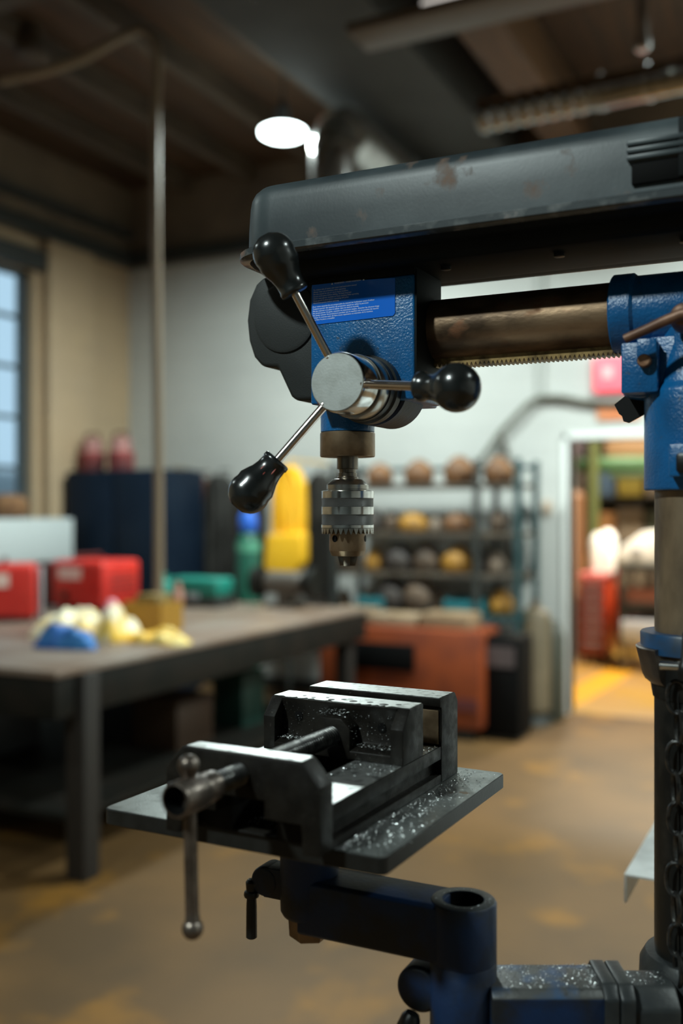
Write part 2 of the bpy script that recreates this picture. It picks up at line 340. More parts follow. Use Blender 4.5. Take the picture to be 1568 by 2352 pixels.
# --- label
lab = P()
ly = -.0553
def labq(z0, z1, mi): pass
lab.prism([(-.0128, .1890), (.0765, .1905), (.0786, .1930), (.0786, .2270), (-.0128, .2315)], 'y', ly-.0004, ly)
label = lab.build('warning_label', M['label'], dp)
lines = [(.2275, .0020, '\u25B2  WARNING / AVERTISSEMENT  \u25B2', .009),
 (.2232, .00175, 'To reduce risk of injury, user must read instruction manual', -.011),
 (.2210, .00175, 'Always wear eye protection when operating', -.011),
 (.2188, .00175, 'Do not expose to rain or use in damp locations', -.011),
 (.2166, .00175, 'Secure work piece before drilling. Tie back long hair', -.011),
 (.2144, .00175, 'Never wear gloves, neckties or loose clothing while operating', -.011),
 (.2122, .00175, 'Keep guards in place before operating drill press', -.011),
 (.2100, .00175, 'Disconnect power before servicing', -.011),
 (.2062, .00185, 'Pour votre securite lire et comprendre le manuel de l\u2019utilisateur avant d\u2019utiliser', -.0118),
 (.2040, .00185, 'Toujours porter des lunettes de protection quand on utilise la perceuse', -.0118),
 (.2018, .00185, 'Ne pas exposer a la pluie ni utiliser dans un endroit humide', -.0118),
 (.1996, .00185, 'Ne jamais porter de gants, cravates ou vetements amples. Attacher les cheveux longs', -.0118),
 (.1974, .00185, 'Ne jamais enlever les protecteurs pendant que la machine est en position de marche', -.0118),
 (.1952, .00185, 'Couper le courant avant de faire toute reparation ou entretien de la machine', -.0118),
 (.1930, .00185, 'Bien fixer la piece a travailler', -.0118)]
dg = bpy.context.evaluated_depsgraph_get()
def text_mesh(name, body, size, m, parent, loc, rot, ext=.00005, align='LEFT', width=None):
    cu = bpy.data.curves.new('t', 'FONT'); cu.body = body; cu.size = size; cu.extrude = ext; cu.align_x = align; cu.resolution_u = 2
    to = bpy.data.objects.new('t', cu); C.objects.link(to); bpy.context.view_layer.update()
    me = bpy.data.meshes.new_from_object(to.evaluated_get(bpy.context.evaluated_depsgraph_get())); me.name = name
    bpy.data.objects.remove(to)
    me.materials.clear(); me.materials.append(m)
    o = bpy.data.objects.new(name, me); C.objects.link(o); o.parent = parent
    base = ROOTS.get(parent.name, Vector((0, 0, 0))) if parent else Vector((0, 0, 0))
    o.location = Vector(loc)-base; o.rotation_euler = rot
    if width:
        xs = [v.co.x for v in me.vertices]; w_ = max(xs)-min(xs); sx = width/w_
        for v in me.vertices: v.co.x *= sx
    return o
for z, sz, t, x in lines:
    slope = (z-.1885)/.04
    o = text_mesh('warning_text', t, sz*1.15, M['ltext'], label, mc(Vector((x, ly-.00046, z))), (R(90), R(-1.0), 0))
# --- feed hub
HX, HZ = .052, .1192
f_ = P(); f_.lathe((HX, -.055, HZ), (0, -1, 0), [(0, .0335), (.010, .0335), (.0115, .0315), (.020, .0312)], 64); f_.build('hub_base', M['grime'], dp)
f_ = P(); f_.lathe((HX, -.075, HZ), (0, -1, 0), [(0, .0298), (.0015, .0305), (.019, .0305), (.020, .0298)], 64); f_.build('depth_ring', M['steel'], dp)
f_ = P(); f_.lathe((HX, -.095, HZ), (0, -1, 0), [(0, .0262), (.001, .0262), (.002, .0282), (.030, .0282), (.0325, .0268)], 72)
hub = f_.build('feed_hub', M['chrome'], dp)
f_ = P(); f_.lathe((HX, -.1272, HZ), (0, -1, 0), [(0, .0266), (.0006, .0266), (.0010, .0262)], 72); f_.build('hub_face', M['brushed'], hub)
for kk, a0 in enumerate((0, 120, 240)):
    a = R(a0-7); d = Vector((.132*math.cos(a), -.044, .132*math.sin(a))); L_ = d.length; d.normalize()
    o0 = Vector((HX, -.1145, HZ))
    q = P(); q.lathe(o0+d*.020, d, [(0, .0055), (.008, .0055), (.009, .0041), (L_-.020-.030, .0041)], 24)
    lever = q.build('feed_lever', M['rod'], dp)
    q = P(); s0 = L_-.046
    if kk == 0: pf = [(0, .0110), (.001, .0128), (.004, .0132), (.005, .0122), (.012, .0112), (.0185, .0116), (.024, .0142)]; rb, cb = .0208, .041
    else: pf = [(0, .0115), (.0008, .0130), (.0045, .0134), (.0055, .0126), (.013, .0130), (.019, .0144), (.025, .0170), (.030, .0190)]; rb, cb = .0205, .041
    for i in range(13):
        g = R(130-130*i/12); t = cb+rb*math.cos(g)*(1 if kk == 0 else .92)
        if t > pf[-1][0]+.0025: pf.append((t, max(.0002, rb*math.sin(g)*(1 if kk == 0 else .96))))
    q.lathe(o0+d*s0, d, pf, 48)
    kb = q.build('knob', M['knob'], lever, ang=70)
    if kk == 2:
        toc = Vector((.463, -.943, 0))
        for (t, up, ln, wd_) in ((.020, -.1, .010, .0016), (.012, .35, .008, .0013), (.016, -.5, .009, .0012)):
            q = P(); pts = []
            for i in range(5):
                tt = t+ln*(i/4-.5); c0 = o0+d*(s0+tt); nn = (toc-c0); nn = (nn-d*nn.dot(d)).normalized(); nn = (nn+nn.cross(d)*up).normalized()
                rr = .0130+max(0, tt-.014)*.16; pts.append(c0+nn*rr)
            q.tube(pts, lambda u: wd_*.5*math.sin(math.pi*min(.96, max(.04, u))), 6)
            q.build('paint_chip', M['red'], lever)
# --- quill, spindle and chuck
q = P(); q.lathe((0, 0, .0835), (0, 0, -1), [(0, .0283), (.0008, .0290), (.0245, .0290), (.0255, .0283)], 64); q.build('quill_collar', M['brass'], dp)
q = P(); q.lathe((0, 0, .058), (0, 0, -1), [(0, .0112), (.0125, .0112), (.013, .0090), (.0165, .0088), (.017, .0098), (.0205, .0098), (.021, .0110), (.0255, .0118)], 48); q.build('spindle', M['dsteel'], dp)
O0 = (0, 0, 0)
q = P(); q.lathe((0, 0, .0348), (0, 0, -1), [(0, .0135), (.0006, .0160), (.0058, .0217), (.0064, .0223), (.0108, .0223), (.0113, .0218), (.0122, .0218), (.0126, .0262), (.0510, .0262), (.0512, .019)], 72)
chuck = q.build('drill_chuck', M['steel'], dp, origin=O0)
q = P()
for z0, z1 in ((.0222, .0140), (.0060, -.0030), (-.0130, -.0170)):
    q.lathe((0, 0, z0), (0, 0, -1), [(0, .0266), (.0006, .0278), (z0-z1-.0006, .0278), (z0-z1, .0270)], 72)
q.build('chuck_band', M['chrome'], chuck, origin=O0)
q = P()
for z0, z1 in ((.0142, .0058), (-.0028, -.0132)): q.lathe((0, 0, z0), (0, 0, -1), [(0, .0272), (z0-z1, .0272)], 96)
q.build('knurled_sleeve', M['knurl'], chuck, origin=O0)
q = P(); NT = 32
for k in range(NT):
    a = 2*math.pi*k/NT; w0 = math.pi/NT*.99; w1 = w0*.22
    pts = []
    for r, z, ww in ((.0277, -.0168, w0), (.0276, -.0230, w1), (.0205, -.0178, w0), (.0205, -.0215, w1)):
        for sg in (-1, 1): pts.append((r*math.cos(a+sg*ww), r*math.sin(a+sg*ww), z))
    q.add(pts, [(0, 1, 3, 2), (4, 6, 7, 5), (0, 2, 6, 4), (1, 5, 7, 3), (2, 3, 7, 6), (0, 4, 5, 1)])
q.build('gear_teeth', M['steel'], chuck, origin=O0)
q = P(); q.lathe((0, 0, -.016), (0, 0, -1), [(0, .0193), (.0243, .0193), (.0250, .0190), (.0300, .0168), (.0305, .0115)], 64); nose = q.build('chuck_nose', M['brass'], chuck, origin=O0)
for g in (-108, 12, 132):
    q = P(); a = R(g); v = Vector((math.cos(a), math.sin(a), 0)); q.cyl(v*.0180+Vector((0, 0, -.0278)), v*.01945+Vector((0, 0, -.0278)), .0036, seg=24)
    q.build('key_hole', M['hole'], chuck, origin=O0)
q = P()
for g in (-70, 50, 170):
    a = R(g); v = Vector((math.cos(a), math.sin(a), 0)); t = Vector((-v.y, v.x, 0)); vs_ = []
    for z, r0, r1, ww in ((-.045, .002, .0105, .0042), (-.0570, .0015, .0075, .0034)):
        vs_ += [v*r0+t*.0012+Vector((0, 0, z)), v*r0-t*.0012+Vector((0, 0, z)), v*r1-t*ww+Vector((0, 0, z)), v*r1+t*ww+Vector((0, 0, z))]
    q.add(vs_, [(0, 1, 2, 3), (7, 6, 5, 4), (0, 4, 5, 1), (1, 5, 6, 2), (2, 6, 7, 3), (3, 7, 4, 0)])
q.build('chuck_jaw', M['dsteel'], chuck, origin=O0, bevel=.0005)
# --- ram
RY, RZ = 0.0, .1825
q = P(); q.lathe((.098, RY, RZ), (1, 0, 0), [(0, .0308), (.19, .0308)], 72); q.build('ram_tube', M['ram'], dp)
q = P(); pts = [(.100, .1540), (.290, .1540)]; n = 43; x = .290; p_ = (.290-.100)/n
for k in range(n):
    pts += [(x, .1478), (x-p_*.30, .1445), (x-p_*.55, .1445), (x-p_*.85, .1478)]; x -= p_
pts += [(.100, .1478)]
q.prism(pts, 'y', RY-.009, RY+.009); q.build('gear_rack', M['rack'], dp)
# --- swivel collar and column sleeve
q = P(); q.lathe((.277, RY, RZ), (1, 0, 0), [(0, .0355), (.0015, .0372), (.019, .0372), (.022, .0345), (.15, .0345), (.153, .033)], 64)
q.build('ram_collar', M['blue'], dp)
q = P(); q.box(.2905, .322, -.042, .02, .1050, .1500); q.prism([(.288, .1055), (.300, .1035), (.330, .1035), (.36, .12), (.36, .155), (.288, .153)], 'y', -.020, .02)
q.build('rack_bracket', M['blue'], dp, bevel=.002)
q = P(); q.box(.3045, .3215, -.0445, -.042, .135, .152); q.build('bolt_pad', M['blue'], dp, bevel=.001)
q = P(); q.lathe((.3115, -.040, .1320), (0, -1, 0), [(0, .0058), (.0095, .0058), (.0105, .0048)], 32); q.build('bolt', M['copper'], dp)
q = P(); q.prism([(.2745, .1010), (.2900, .1130), (.318, .1130), (.318, .0995), (.2875, .0835), (.2830, .0850), (.2815, .0900), (.2790, .0920)], 'y', .010, .014); q.build('guard_plate', mat('flat_black_plate', (.003, .003, .003), .9), dp)
q = P(); q.lathe((colx, 0, .0190), (0, 0, 1), [(0, .0445), (.0015, .0460), (.088, .0460), (.0915, .0435), (.095, .040), (.13, .034), (.165, .034)], 72)
q.box(colx-.036, colx+.06, -.030, .03, .10, .155)
q.build('column_head', M['blue'], dp, bevel=.0012)
q = P(); q.box(.334, .375, -.062, -.035, .0300, .0580); q.build('clamp_pad', M['blue'], dp, bevel=.002)
q = P(); q.box(.3405, .372, -.068, -.060, .0330, .0500); q.build('clamp_block', M['dark'], dp, bevel=.003)
q = P(); q.tube([mcq for mcq in (Vector((.2985, -.066, .1492)), Vector((.318, -.068, .1560)), Vector((.331, -.069, .1610)), Vector((.345, -.070, .1655)), Vector((.38, -.07, .168)))], lambda u: .0040+.0012*u, 20); q.build('clamp_handle', M['handle'], dp)
q = P(); q.lathe((.346, -.045, .166), (0, -1, 0), [(0, .013), (.012, .012), (.022, .009), (.024, .006)], 24); q.build('handle_boss', M['handle'], dp)
# --- column
q = P(); q.lathe((colx, 0, -.13), (0, 0, 1), [(0, .0370), (.152, .0370)], 72); q.build('column', M['column'], dp)
q = P(); q.lathe((colx, 0, -.1255), (0, 0, 1), [(0, .0490), (.0165, .0495), (.0180, .0485), (.0181, .0372)], 72); q.build('column_ring', mat('grimy_mid_blue', (.004, .055, .15), .4, 0, (.02, .04, .07), 40, 6), dp)
q = P()
lp = []
for z, r in ((-.1560, .038), (-.150, .0455), (-.146, .0475), (-.1215, .0535), (-.1205, .0525), (-.1203, .047)):
    lp.append([(colx+r*math.cos(R(g)), r*math.sin(R(g)), z) for g in range(128, 242, 6)]+[(colx+.03*math.cos(R(g)), .03*math.sin(R(g)), z) for g in range(236, 124, -8)])
q.loft(lp); q.build('ring_clamp', M['bar'], dp, ang=40)
q = P(); q.lathe((colx, 0, -.1660), (0, 0, 1), [(0, .0385), (.012, .0405), (.030, .0405)], 48); q.build('ring_seat', M['dark'], dp)
q = P(); q.cyl((.3265, -.058, -.1315), (.372, -.058, -.1315), .0036, seg=24); q.build('tommy_bar', M['chrome'], dp)
q = P(); q.lathe((.346, -.058, -.143), (.05, 0, 1), [(0, .004), (.008, .0058), (.013, .0058), (.016, .0035), (.040, .0035), (.041, .003)], 20); q.build('clamp_screw', M['dark'], dp)
q = P(); q.lathe((colx, 0, -H+.02), (0, 0, 1), [(0, .0375), (H-.02-.166, .0372)], 72); q.build('lower_column', M['dark'], dp)
q = P(); q.lathe((colx, 0, -H), (0, 0, 1), [(0, .20), (.02, .20), (.03, .19), (.035, .08), (.08, .06), (.10, .055)], 64); q.build('floor_base', M['dblue'], dp)
# chain hanging down the column
ch = P(); ch.box(.3380, .3390, -.0385, -.0375, -.46, -.150); chain = ch.build('hanging_chain', M['dark'], dp)
for k in range(12):
    z0 = -.1600-.0262*k; q = P(); pts = []
    for i in range(20):
        g = 2*math.pi*i/20; ca, sa = math.cos(g), math.sin(g)
        u = .0078*ca; v = .0142*(1 if sa > 0 else -1)*abs(sa)**.8
        pts.append((.3385+.0014*math.sin(k*1.7)+(u if k % 2 == 0 else u*.45), -.0445-(0 if k % 2 == 0 else u*.8), z0+v))
    q.tube(pts, .0019, 8, closed=True); q.build('link', M['thread'], chain)
# --- table support
JX, JY = .175, -.131
q = P(); q.lathe((JX, JY, -.3830), (0, 0, 1), [(0, .0285), (.0485, .0285), (.0505, .0272), (.0506, .0178), (.030, .0175)], 64, cap=False)
j1 = q.build('swing_arm_hub', [M['dblue']], dp)
q = P(); q.lathe((JX, JY, -.3325), (0, 0, 1), [(0, .0272), (.0003, .0268), (.00035, .018), (-.002, .0178)], 64, cap=False); q.build('hub_face', M['grime'], j1)
q = P(); q.lathe((JX, JY, -.350), (0, 0, 1), [(0, .0005), (.0001, .0176), (.017, .0176)], 48, cap=False); q.build('hub_bore', M['hole'], j1)
q = P(); q.lathe((JX, JY, -.4720), (0, 0, 1), [(0, .020), (.003, .0255), (.010, .0287), (.0875, .0287), (.0888, .0278)], 64); q.build('arm_joint', M['dblue'], dp)
q = P()
pr = lambda y0, y1, z0, z1, ch_: [(y0+ch_, z0), (y1-ch_, z0), (y1, z0+ch_), (y1, z1-ch_), (y1-ch_, z1), (y0+ch_, z1), (y0, z1-ch_), (y0, z0+ch_)]
q.prism(pr(-.155, -.107, -.3830, -.3330, .003), 'x', .025, .160); q.build('swing_arm', M['dblue'], dp, bevel=.001)
q = P(); q.lathe((.025, JY, -.3735), (0, 0, 1), [(0, .020), (.002, .0245), (.006, .0268), (.02, .0272), (.085, .0272), (.10, .03)], 64); q.build('table_boss', M['dblue'], dp)
q = P(); q.lathe((.025, JY, -.3935), (0, 0, 1), [(0, .0165), (.0015, .0185), (.016, .0195), (.0205, .0195)], 6); q.build('table_nut', M['brass'], dp)
q = P(); q.box(-.018, .010, JY-.012, JY+.012, -.3600, -.3320); q.lathe((-.0170, JY-.013, -.3455), (0, 1, 0), [(0, .0125), (.002, .0140), (.024, .0140), (.026, .0125)], 32); q.build('clamp_ear', M['dblue'], dp, bevel=.0015)
q = P(); q.lathe((-.0315, JY-.010, -.4015), (0, 0, 1), [(0, .0040), (.001, .0052), (.030, .0050), (.038, .0046), (.039, .0068), (.041, .0074), (.044, .0068), (.045, .0050), (.053, .0056), (.0555, .0035)], 24)
q.cyl((-.0315, JY-.010, -.3500), (-.012, JY-.005, -.3480), .0045, seg=16); q.build('table_clamp_lever', M['dark'], dp)
q = P(); q.lathe((.1385, JY-.015, -.4125), (0, 1, 0), [(0, .0170), (.003, .0200), (.026, .0200), (.029, .018)], 40); q.box(.138, .165, JY-.012, JY+.01, -.430, -.398); q.build('joint_clamp_ear', M['dblue'], dp, bevel=.001)
q = P(); q.lathe((.1390, JY-.026, -.4270), (-.35, -.15, -1), [(0, .006), (.004, .0085), (.014, .0095), (.018, .0075), (.030, .0068), (.07, .0075)], 20); q.build('joint_clamp_lever', M['dark'], dp)
# lower arm (joint -> column)
ub = Vector((CT, ST, 0)); Ln = 1.0; vb = Vector((-ub.y, ub.x, 0))
def arm(prof, s0, s1, m, name, bev=.0):
    q = MB(lambda p: mc(Vector((JX, JY, 0))+ub*p.x+vb*p.y+Vector((0, 0, p.z)))); q.prism(prof, 'x', s0*Ln, s1*Ln); return q.build(name, m, dp, bevel=bev)
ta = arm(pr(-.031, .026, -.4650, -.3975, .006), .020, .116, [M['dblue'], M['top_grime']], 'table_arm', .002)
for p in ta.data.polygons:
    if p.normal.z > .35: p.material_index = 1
arm(pr(-.0335, .031, -.470, -.3935, .010), .113, .1255, M['grime'], 'arm_band', .002)
arm(pr(-.0335, .031, -.470, -.3940, .010), .1265, .1390, M['grime'], 'arm_band', .002)
arm(pr(-.029, .029, -.465, -.4000, .014), .138, .178, M['grime'], 'arm_neck', .003)
q = P(); q.lathe((colx, 0, -.50), (0, 0, 1), [(0, .050), (.07, .051), (.095, .0500), (.104, .0450), (.1045, .0385)], 64); q.build('column_bracket', M['grime'], dp)
# --- work table (slightly turned)
t2 = R(-1.5); TO = Vector((.025, -.125, 0))
def tT(p):
    return mc(Vector((p.x*math.cos(t2)-p.y*math.sin(t2), p.x*math.sin(t2)+p.y*math.cos(t2), p.z))+TO)
def Q(): return MB(tT)
q = Q(); q.loft([rrect(-.1365+i, .1375-i, -.1325+i, .1465-i, .0075, z, 6) for i, z in ((.0008, -.2738), (0, -.2730), (0, -.2608), (.0008, -.2601))])
wt = q.build('work_table', M['pedge'], dp)
q = Q(); q.loft([rrect(-.1355, .1365, -.1315, .1455, .0068, z, 6) for z in (-.2603, -.2600)]); q.build('table_surface', M['plate'], wt)
# ================================================================== VISE
vx0, vx1 = -.0485, .0948; vcx = .0233
vz = thing('drill_vise', tT(Vector((vcx, 0, -.26))), 'dark cast-iron machine vise sprinkled with shavings on the steel table', 'vise')
X0, X1 = vx0, vx1
q = Q()
q.prism([(X0, -.2596), (X0, -.2075), (X0+.0163, -.1895), (X1-.0158, -.1895), (X1, -.2075), (X1, -.2596), (X1-.0145, -.2596), (X1-.0160, -.2370), (.0460, -.2370), (.0460, -.2230), (.0005, -.2230), (.0005, -.2370), (X0+.0160, -.2370), (X0+.0145, -.2596)], 'y', -.1562, -.1343)
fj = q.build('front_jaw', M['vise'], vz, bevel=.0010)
q = Q(); q.prism([(X0+.018, -.1560+.004), (X1-.0175, -.1560+.004), (X1-.0175, -.1355), (X0+.018, -.1355)], 'z', -.1896, -.1892); q.build('jaw_top', M['vtop'], fj)
# bed with two rails, side grooves and open slot
q = Q()
q.prism([(X0, -.2599), (X0, -.2520), (X0+.007, -.2510), (X0+.007, -.2385), (X0, -.2375), (X0, -.2250), (.002, -.2250), (.002, -.2570), (.0445, -.2570), (.0445, -.2250), (X1, -.2250), (X1, -.2375), (X1-.007, -.2385), (X1-.007, -.2510), (X1, -.2520), (X1, -.2599)], 'y', -.1350, .124)
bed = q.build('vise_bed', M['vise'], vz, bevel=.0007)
q = Q(); q.box(.047, X1-.0015, -.134, .0775, -.2252, -.2247); q.box(X0+.0015, -.0005, -.134, .0775, -.2252, -.2247); q.build('slide_way', M['vtop'], bed)
# fixed rear jaw
q = Q(); q.prism([(.0825, -.2599), (.0825, -.1880), (.0790, -.1870), (.0788, -.1785), (.1180, -.1785), (.1255, -.1880), (.1255, -.2599)], 'x', X0-.001, X1+.0005)
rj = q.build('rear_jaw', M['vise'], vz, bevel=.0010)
q = Q(); q.box(X0, X1-.001, .0798, .1150, -.1787, -.1781); q.build('jaw_top', M['vtop'], rj)
q = Q(); q.box(X0+.001, X1-.002, .0800, .0826, -.2230, -.1905); q.build('jaw_plate', M['brass'], rj, bevel=.0005)
# moving jaw
q = Q()
ya, yb_ = -.0055, .0400
full = [(ya, -.2245), (ya, -.1930), (.0100, -.1768), (yb_, -.1765), (yb_, -.2245)]
q.prism(full, 'x', X0-.002, X0+.0105); q.prism(full, 'x', X1-.0125, X1)
mid = [(ya, -.2245), (ya, -.2170), (ya+.006, -.2145), (.0105, -.2120), (.0125, -.2000), (.0115, -.1900), (.0085, -.1815), (.0070, -.1768), (yb_, -.1765), (yb_, -.2245)]
q.prism(mid, 'x', X0+.010, X1-.012)
q.prism([(.0035, -.2245), (.0035, -.1970), (.0120, -.1885), (.0330, -.1885), (.0420, -.1970), (.0420, -.2245)], 'y', ya-.0005, .016)
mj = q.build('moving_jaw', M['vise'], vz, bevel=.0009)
q = Q(); rr = random.Random(3)
top = [(X0-.001, .0112), (X1-.001, .0112)]
n = 40; fr = []
for i in range(n+1):
    x = X0+(X1-X0-.0015)*i/n; e = .0085+.0022*noise.noise(Vector((x*120, 2, 0)))+(.004 if rr.random() > .8 else 0)
    if i < 4 or i > n-4: e = .0112
    fr.append((x, e))
q.prism(fr+[(X1-.0015, yb_-.001), (X0, yb_-.001)], 'z', -.1766, -.1761); q.build('jaw_top', M['vtop'], mj)
q = Q()
for (x, y, r) in [(-.020, .020, .0022), (-.008, .016, .0025), (.004, .022, .002), (.012, .015, .0035), (.022, .021, .003), (.034, .017, .0042), (.05, .02, .0032), (.066, .016, .0045), (.078, .022, .0030)]:
    q.lathe((x, y, -.17612), (0, 0, 1), [(0, r), (.00012, r*.9)], 14)
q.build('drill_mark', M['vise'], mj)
q = Q()
for x, z in ((-.0215, -.1935), (.0660, -.1965)): q.lathe((x, .0110, z), (0, 1, 0), [(0, .0042), (.0035, .0040)], 24)
q.build('screw_hole', M['hole'], mj)
# screw
SX, SZ = .0234, -.2050
q = Q(); pf = []; t = 0; yy = -.196; k = 0
while yy+t < .002:
    pf += [(t, .0066), (t+.0012, .0090), (t+.0020, .0090), (t+.0032, .0066)]; t += .0037
q.lathe((SX, yy, SZ), (0, 1, 0), pf, 40); q.build('vise_screw', M['thread'], vz, ang=25)
q = Q(); q.lathe((SX, -.2380, SZ), (0, 1, 0), [(.016, .0003), (.0155, .0095), (0, .0109), (.0005, .0124), (.003, .0132), (.026, .0130), (.030, .0112), (.033, .0108), (.036, .0118), (.046, .0112), (.048, .0090)], 56); sh = q.build('screw_head', M['bar'], vz)
q = Q(); q.lathe((SX, -.2383, SZ), (0, 1, 0), [(.0135, .0002), (.0130, .0088), (.0004, .0106)], 48, cap=False); q.build('head_recess', M['hole'], sh)
bx = .0238; by = -.2215
q = Q(); q.cyl((bx+.0025, by, -.2990), (bx-.0005, by, -.1850), .0050, seg=32); hb = q.build('vise_handle', M['bar'], vz)
q = Q(); q.ball((bx-.0007, by, -.1835), .0080); q.lathe((bx-.0007, by, -.1915), (0, 0, 1), [(0, .0052), (.004, .0066)], 24); q.build('handle_ball', M['bar'], hb)
q = Q(); q.ball((bx+.0028, by, -.3010), .0079); q.lathe((bx+.0026, by, -.2900), (0, 0, -1), [(0, .0050), (.007, .0058)], 24); q.build('handle_ball', M['bar'], hb)
# ================================================================== SHAVINGS (uncountable)
rs = random.Random(11)
def flakes(q, n, fn, s0=.0004, s1=.0022, lift=.0003):
    for _ in range(n):
        c_ = fn()
        if c_ is None: continue
        c_ = Vector(c_); s_ = s0+(s1-s0)*rs.random()**2.6; a = rs.random()*6.28; b_ = rs.uniform(-.5, .5)
        u = Vector((math.cos(a), math.sin(a), b_)).normalized()*s_; w_ = Vector((-math.sin(a), math.cos(a), rs.uniform(-.4, .6))).normalized()*s_*rs.uniform(.25, .5); hh = Vector((0, 0, s_*.25))
        q.add([c_-u, c_+w_, c_+u*.9, c_-w_*.8, c_+hh+u*.1], [(0, 1, 4), (1, 2, 4), (2, 3, 4), (3, 0, 4), (3, 2, 1, 0)])
q = Q()
def tri_plate():
    x = rs.uniform(.0965, .134); y = rs.uniform(-.128, .14)
    p = math.exp(-((x-.098)/.012)**2)*.9+.22+(.5 if abs(y-.02) < .05 and x < .125 else 0)
    return (x, y, -.2597) if rs.random() < p*.8 else None
flakes(q, 2600, tri_plate, .0003, .0017)
flakes(q, 260, lambda: (rs.gauss(.0985, .0016), rs.uniform(-.130, -.02), -.2596), .0005, .0024)
flakes(q, 60, lambda: (rs.uniform(-.13, -.055), rs.uniform(-.12, .05), -.2597), .0003, .0009)
flakes(q, 50, lambda: (rs.gauss(.12, .01), rs.gauss(-.075, .02), -.2596), .0008, .0032)
tag(q.build('metal_shavings', M['shav'], ang=10), 'bright metal shavings scattered over the right side of the steel work table', 'metal shavings', kind='stuff')
q = Q()
flakes(q, 420, lambda: (rs.uniform(X0+.012, X1-.013), rs.uniform(-.0050, .0110), -.2128+rs.random()*.001), .0003, .0022)
flakes(q, 260, lambda: (rs.uniform(X0+.01, X1-.012), .0105-rs.random()*.002, rs.uniform(-.212, -.183)), .0002, .0010)
flakes(q, 110, lambda: (rs.gauss(.022, .010), rs.uniform(.0, .008), rs.uniform(-.1885, -.182)), .0004, .0020)
flakes(q, 140, lambda: (rs.gauss(.030, .018), rs.uniform(-.0058, -.003), rs.uniform(-.222, -.190)), .0003, .0011)
flakes(q, 260, lambda: (rs.uniform(.003, .0445), rs.uniform(-.12, .0), -.2566), .0005, .0020)
flakes(q, 160, lambda: (rs.uniform(.047, X1-.002), -.008-abs(rs.gauss(0, .03)), -.2244), .0004, .0018)
flakes(q, 120, lambda: (rs.uniform(.080, X1-.001), rs.uniform(.044, .077), -.2244), .0005, .0022)
flakes(q, 60, lambda: (rs.uniform(X0+.02, X1-.02), rs.uniform(-.154, -.136), -.1890), .0002, .0008)
flakes(q, 120, lambda: (rs.uniform(X0, X1), rs.uniform(.012, .038), -.1759), .0002, .0009)
tag(q.build('metal_shavings', M['shav'], ang=10), 'bright metal shavings caught in the jaws and slides of the vise', 'metal shavings', kind='stuff')
q = MB(lambda p: mc(Vector((JX, JY, 0))+ub*p.x+vb*p.y+Vector((0, 0, p.z))))
flakes(q, 420, lambda: (rs.uniform(.03, .12), rs.uniform(-.024, .020), -.3972), .0003, .0016)
flakes(q, 80, lambda: (rs.gauss(.108, .006), rs.uniform(-.024, .020), -.3972), .0006, .0026)
flakes(q, 90, lambda: (rs.uniform(.14, .172), rs.uniform(-.013, .013), -.3997), .0004, .0016)
tag(q.build('metal_shavings', M['shav'], ang=10), 'fine metal shavings lying on the lower blue support arm', 'metal shavings', kind='stuff')
q = P(); flakes(q, 70, lambda: ((lambda a, r: (JX+r*math.cos(a), JY+r*math.sin(a), -.3318))(rs.random()*6.28, rs.uniform(.0185, .026))), .0002, .0008)
tag(q.build('metal_shavings', M['shav'], ang=10), 'few metal specks on the round hub end beside the work table', 'metal shavings', kind='stuff')

# ================================================================== STEEL STAND BESIDE THE COLUMN (grey folded sheet top)
M['sheet'] = mat('pale_grey_sheet', (.74, .77, .76), .45, .2, (.60, .63, .62), 30, 6)
cx, cy, cz = atz(1433, 2008, H-.49)
st = thing('steel_stand', (cx+.3, cy+.4, 0), 'pale grey folded sheet-metal stand seen behind the black column', 'stand')
q = MB().box(cx, cx+.62, cy, cy+.85, cz-.0025, cz); tp = q.build('stand_top', M['sheet'], st)
MB().box(cx, cx+.003, cy, cy+.85, cz-.038, cz-.0025).build('side_flange', M['sheet'], st)
MB().box(cx+.617, cx+.62, cy, cy+.85, cz-.038, cz-.0025).build('side_flange', M['sheet'], st)
for (a, b_) in ((.22, .1), (.56, .1), (.40, .75), (.56, .75)): MB().box(cx+a, cx+a+.03, cy+b_, cy+b_+.03, 0, cz-.0025).build('leg', M['dark'], st)

# ================================================================== LAMPS
M['bulb'] = emis('lit_lamp_lens', (.86, 1.0, .98), 14)
def pendant(x, y, z, label):
    t = thing('pendant_lamp', (x, y, z-.07), label, 'lamp', None)
    MB().lathe((x, y, z-.07), (0, 0, 1), [(0, .09), (.002, .130), (.014, .150), (.034, .152), (.044, .135), (.048, .07)], 48).build('lamp_lens', M['bulb'], t)
    MB().lathe((x, y, z-.012), (0, 0, 1), [(0, .11), (.02, .07), (.05, .05), (.13, .045), (.15, .03), (.18, .02)], 32).build('lamp_body', M['duct_paint'], t)
    MB().cyl((x, y, z+.15), (x, y, ZC), .008, seg=10).build('lamp_cord', M['trim'], t)
pendant(-3.32, 5.78, 4.13, 'glowing round white pendant lamp hanging above the back of the shop')
for (x, y) in ((-0.2, 5.6), (2.4, 5.6), (-1.45, -1.75), (2.6, 1.6), (-4.6, 1.2)):
    pendant(x, y, 4.07, 'round white pendant lamp outside the picture, %s' % {(-0.2, 5.6): 'behind the machine by the doorway', (2.4, 5.6): 'at the right end of the back wall', (-1.45, -1.75): 'above and behind the camera', (2.6, 1.6): 'to the right of the drill press', (-4.6, 1.2): 'on the window side'}[(x, y)])
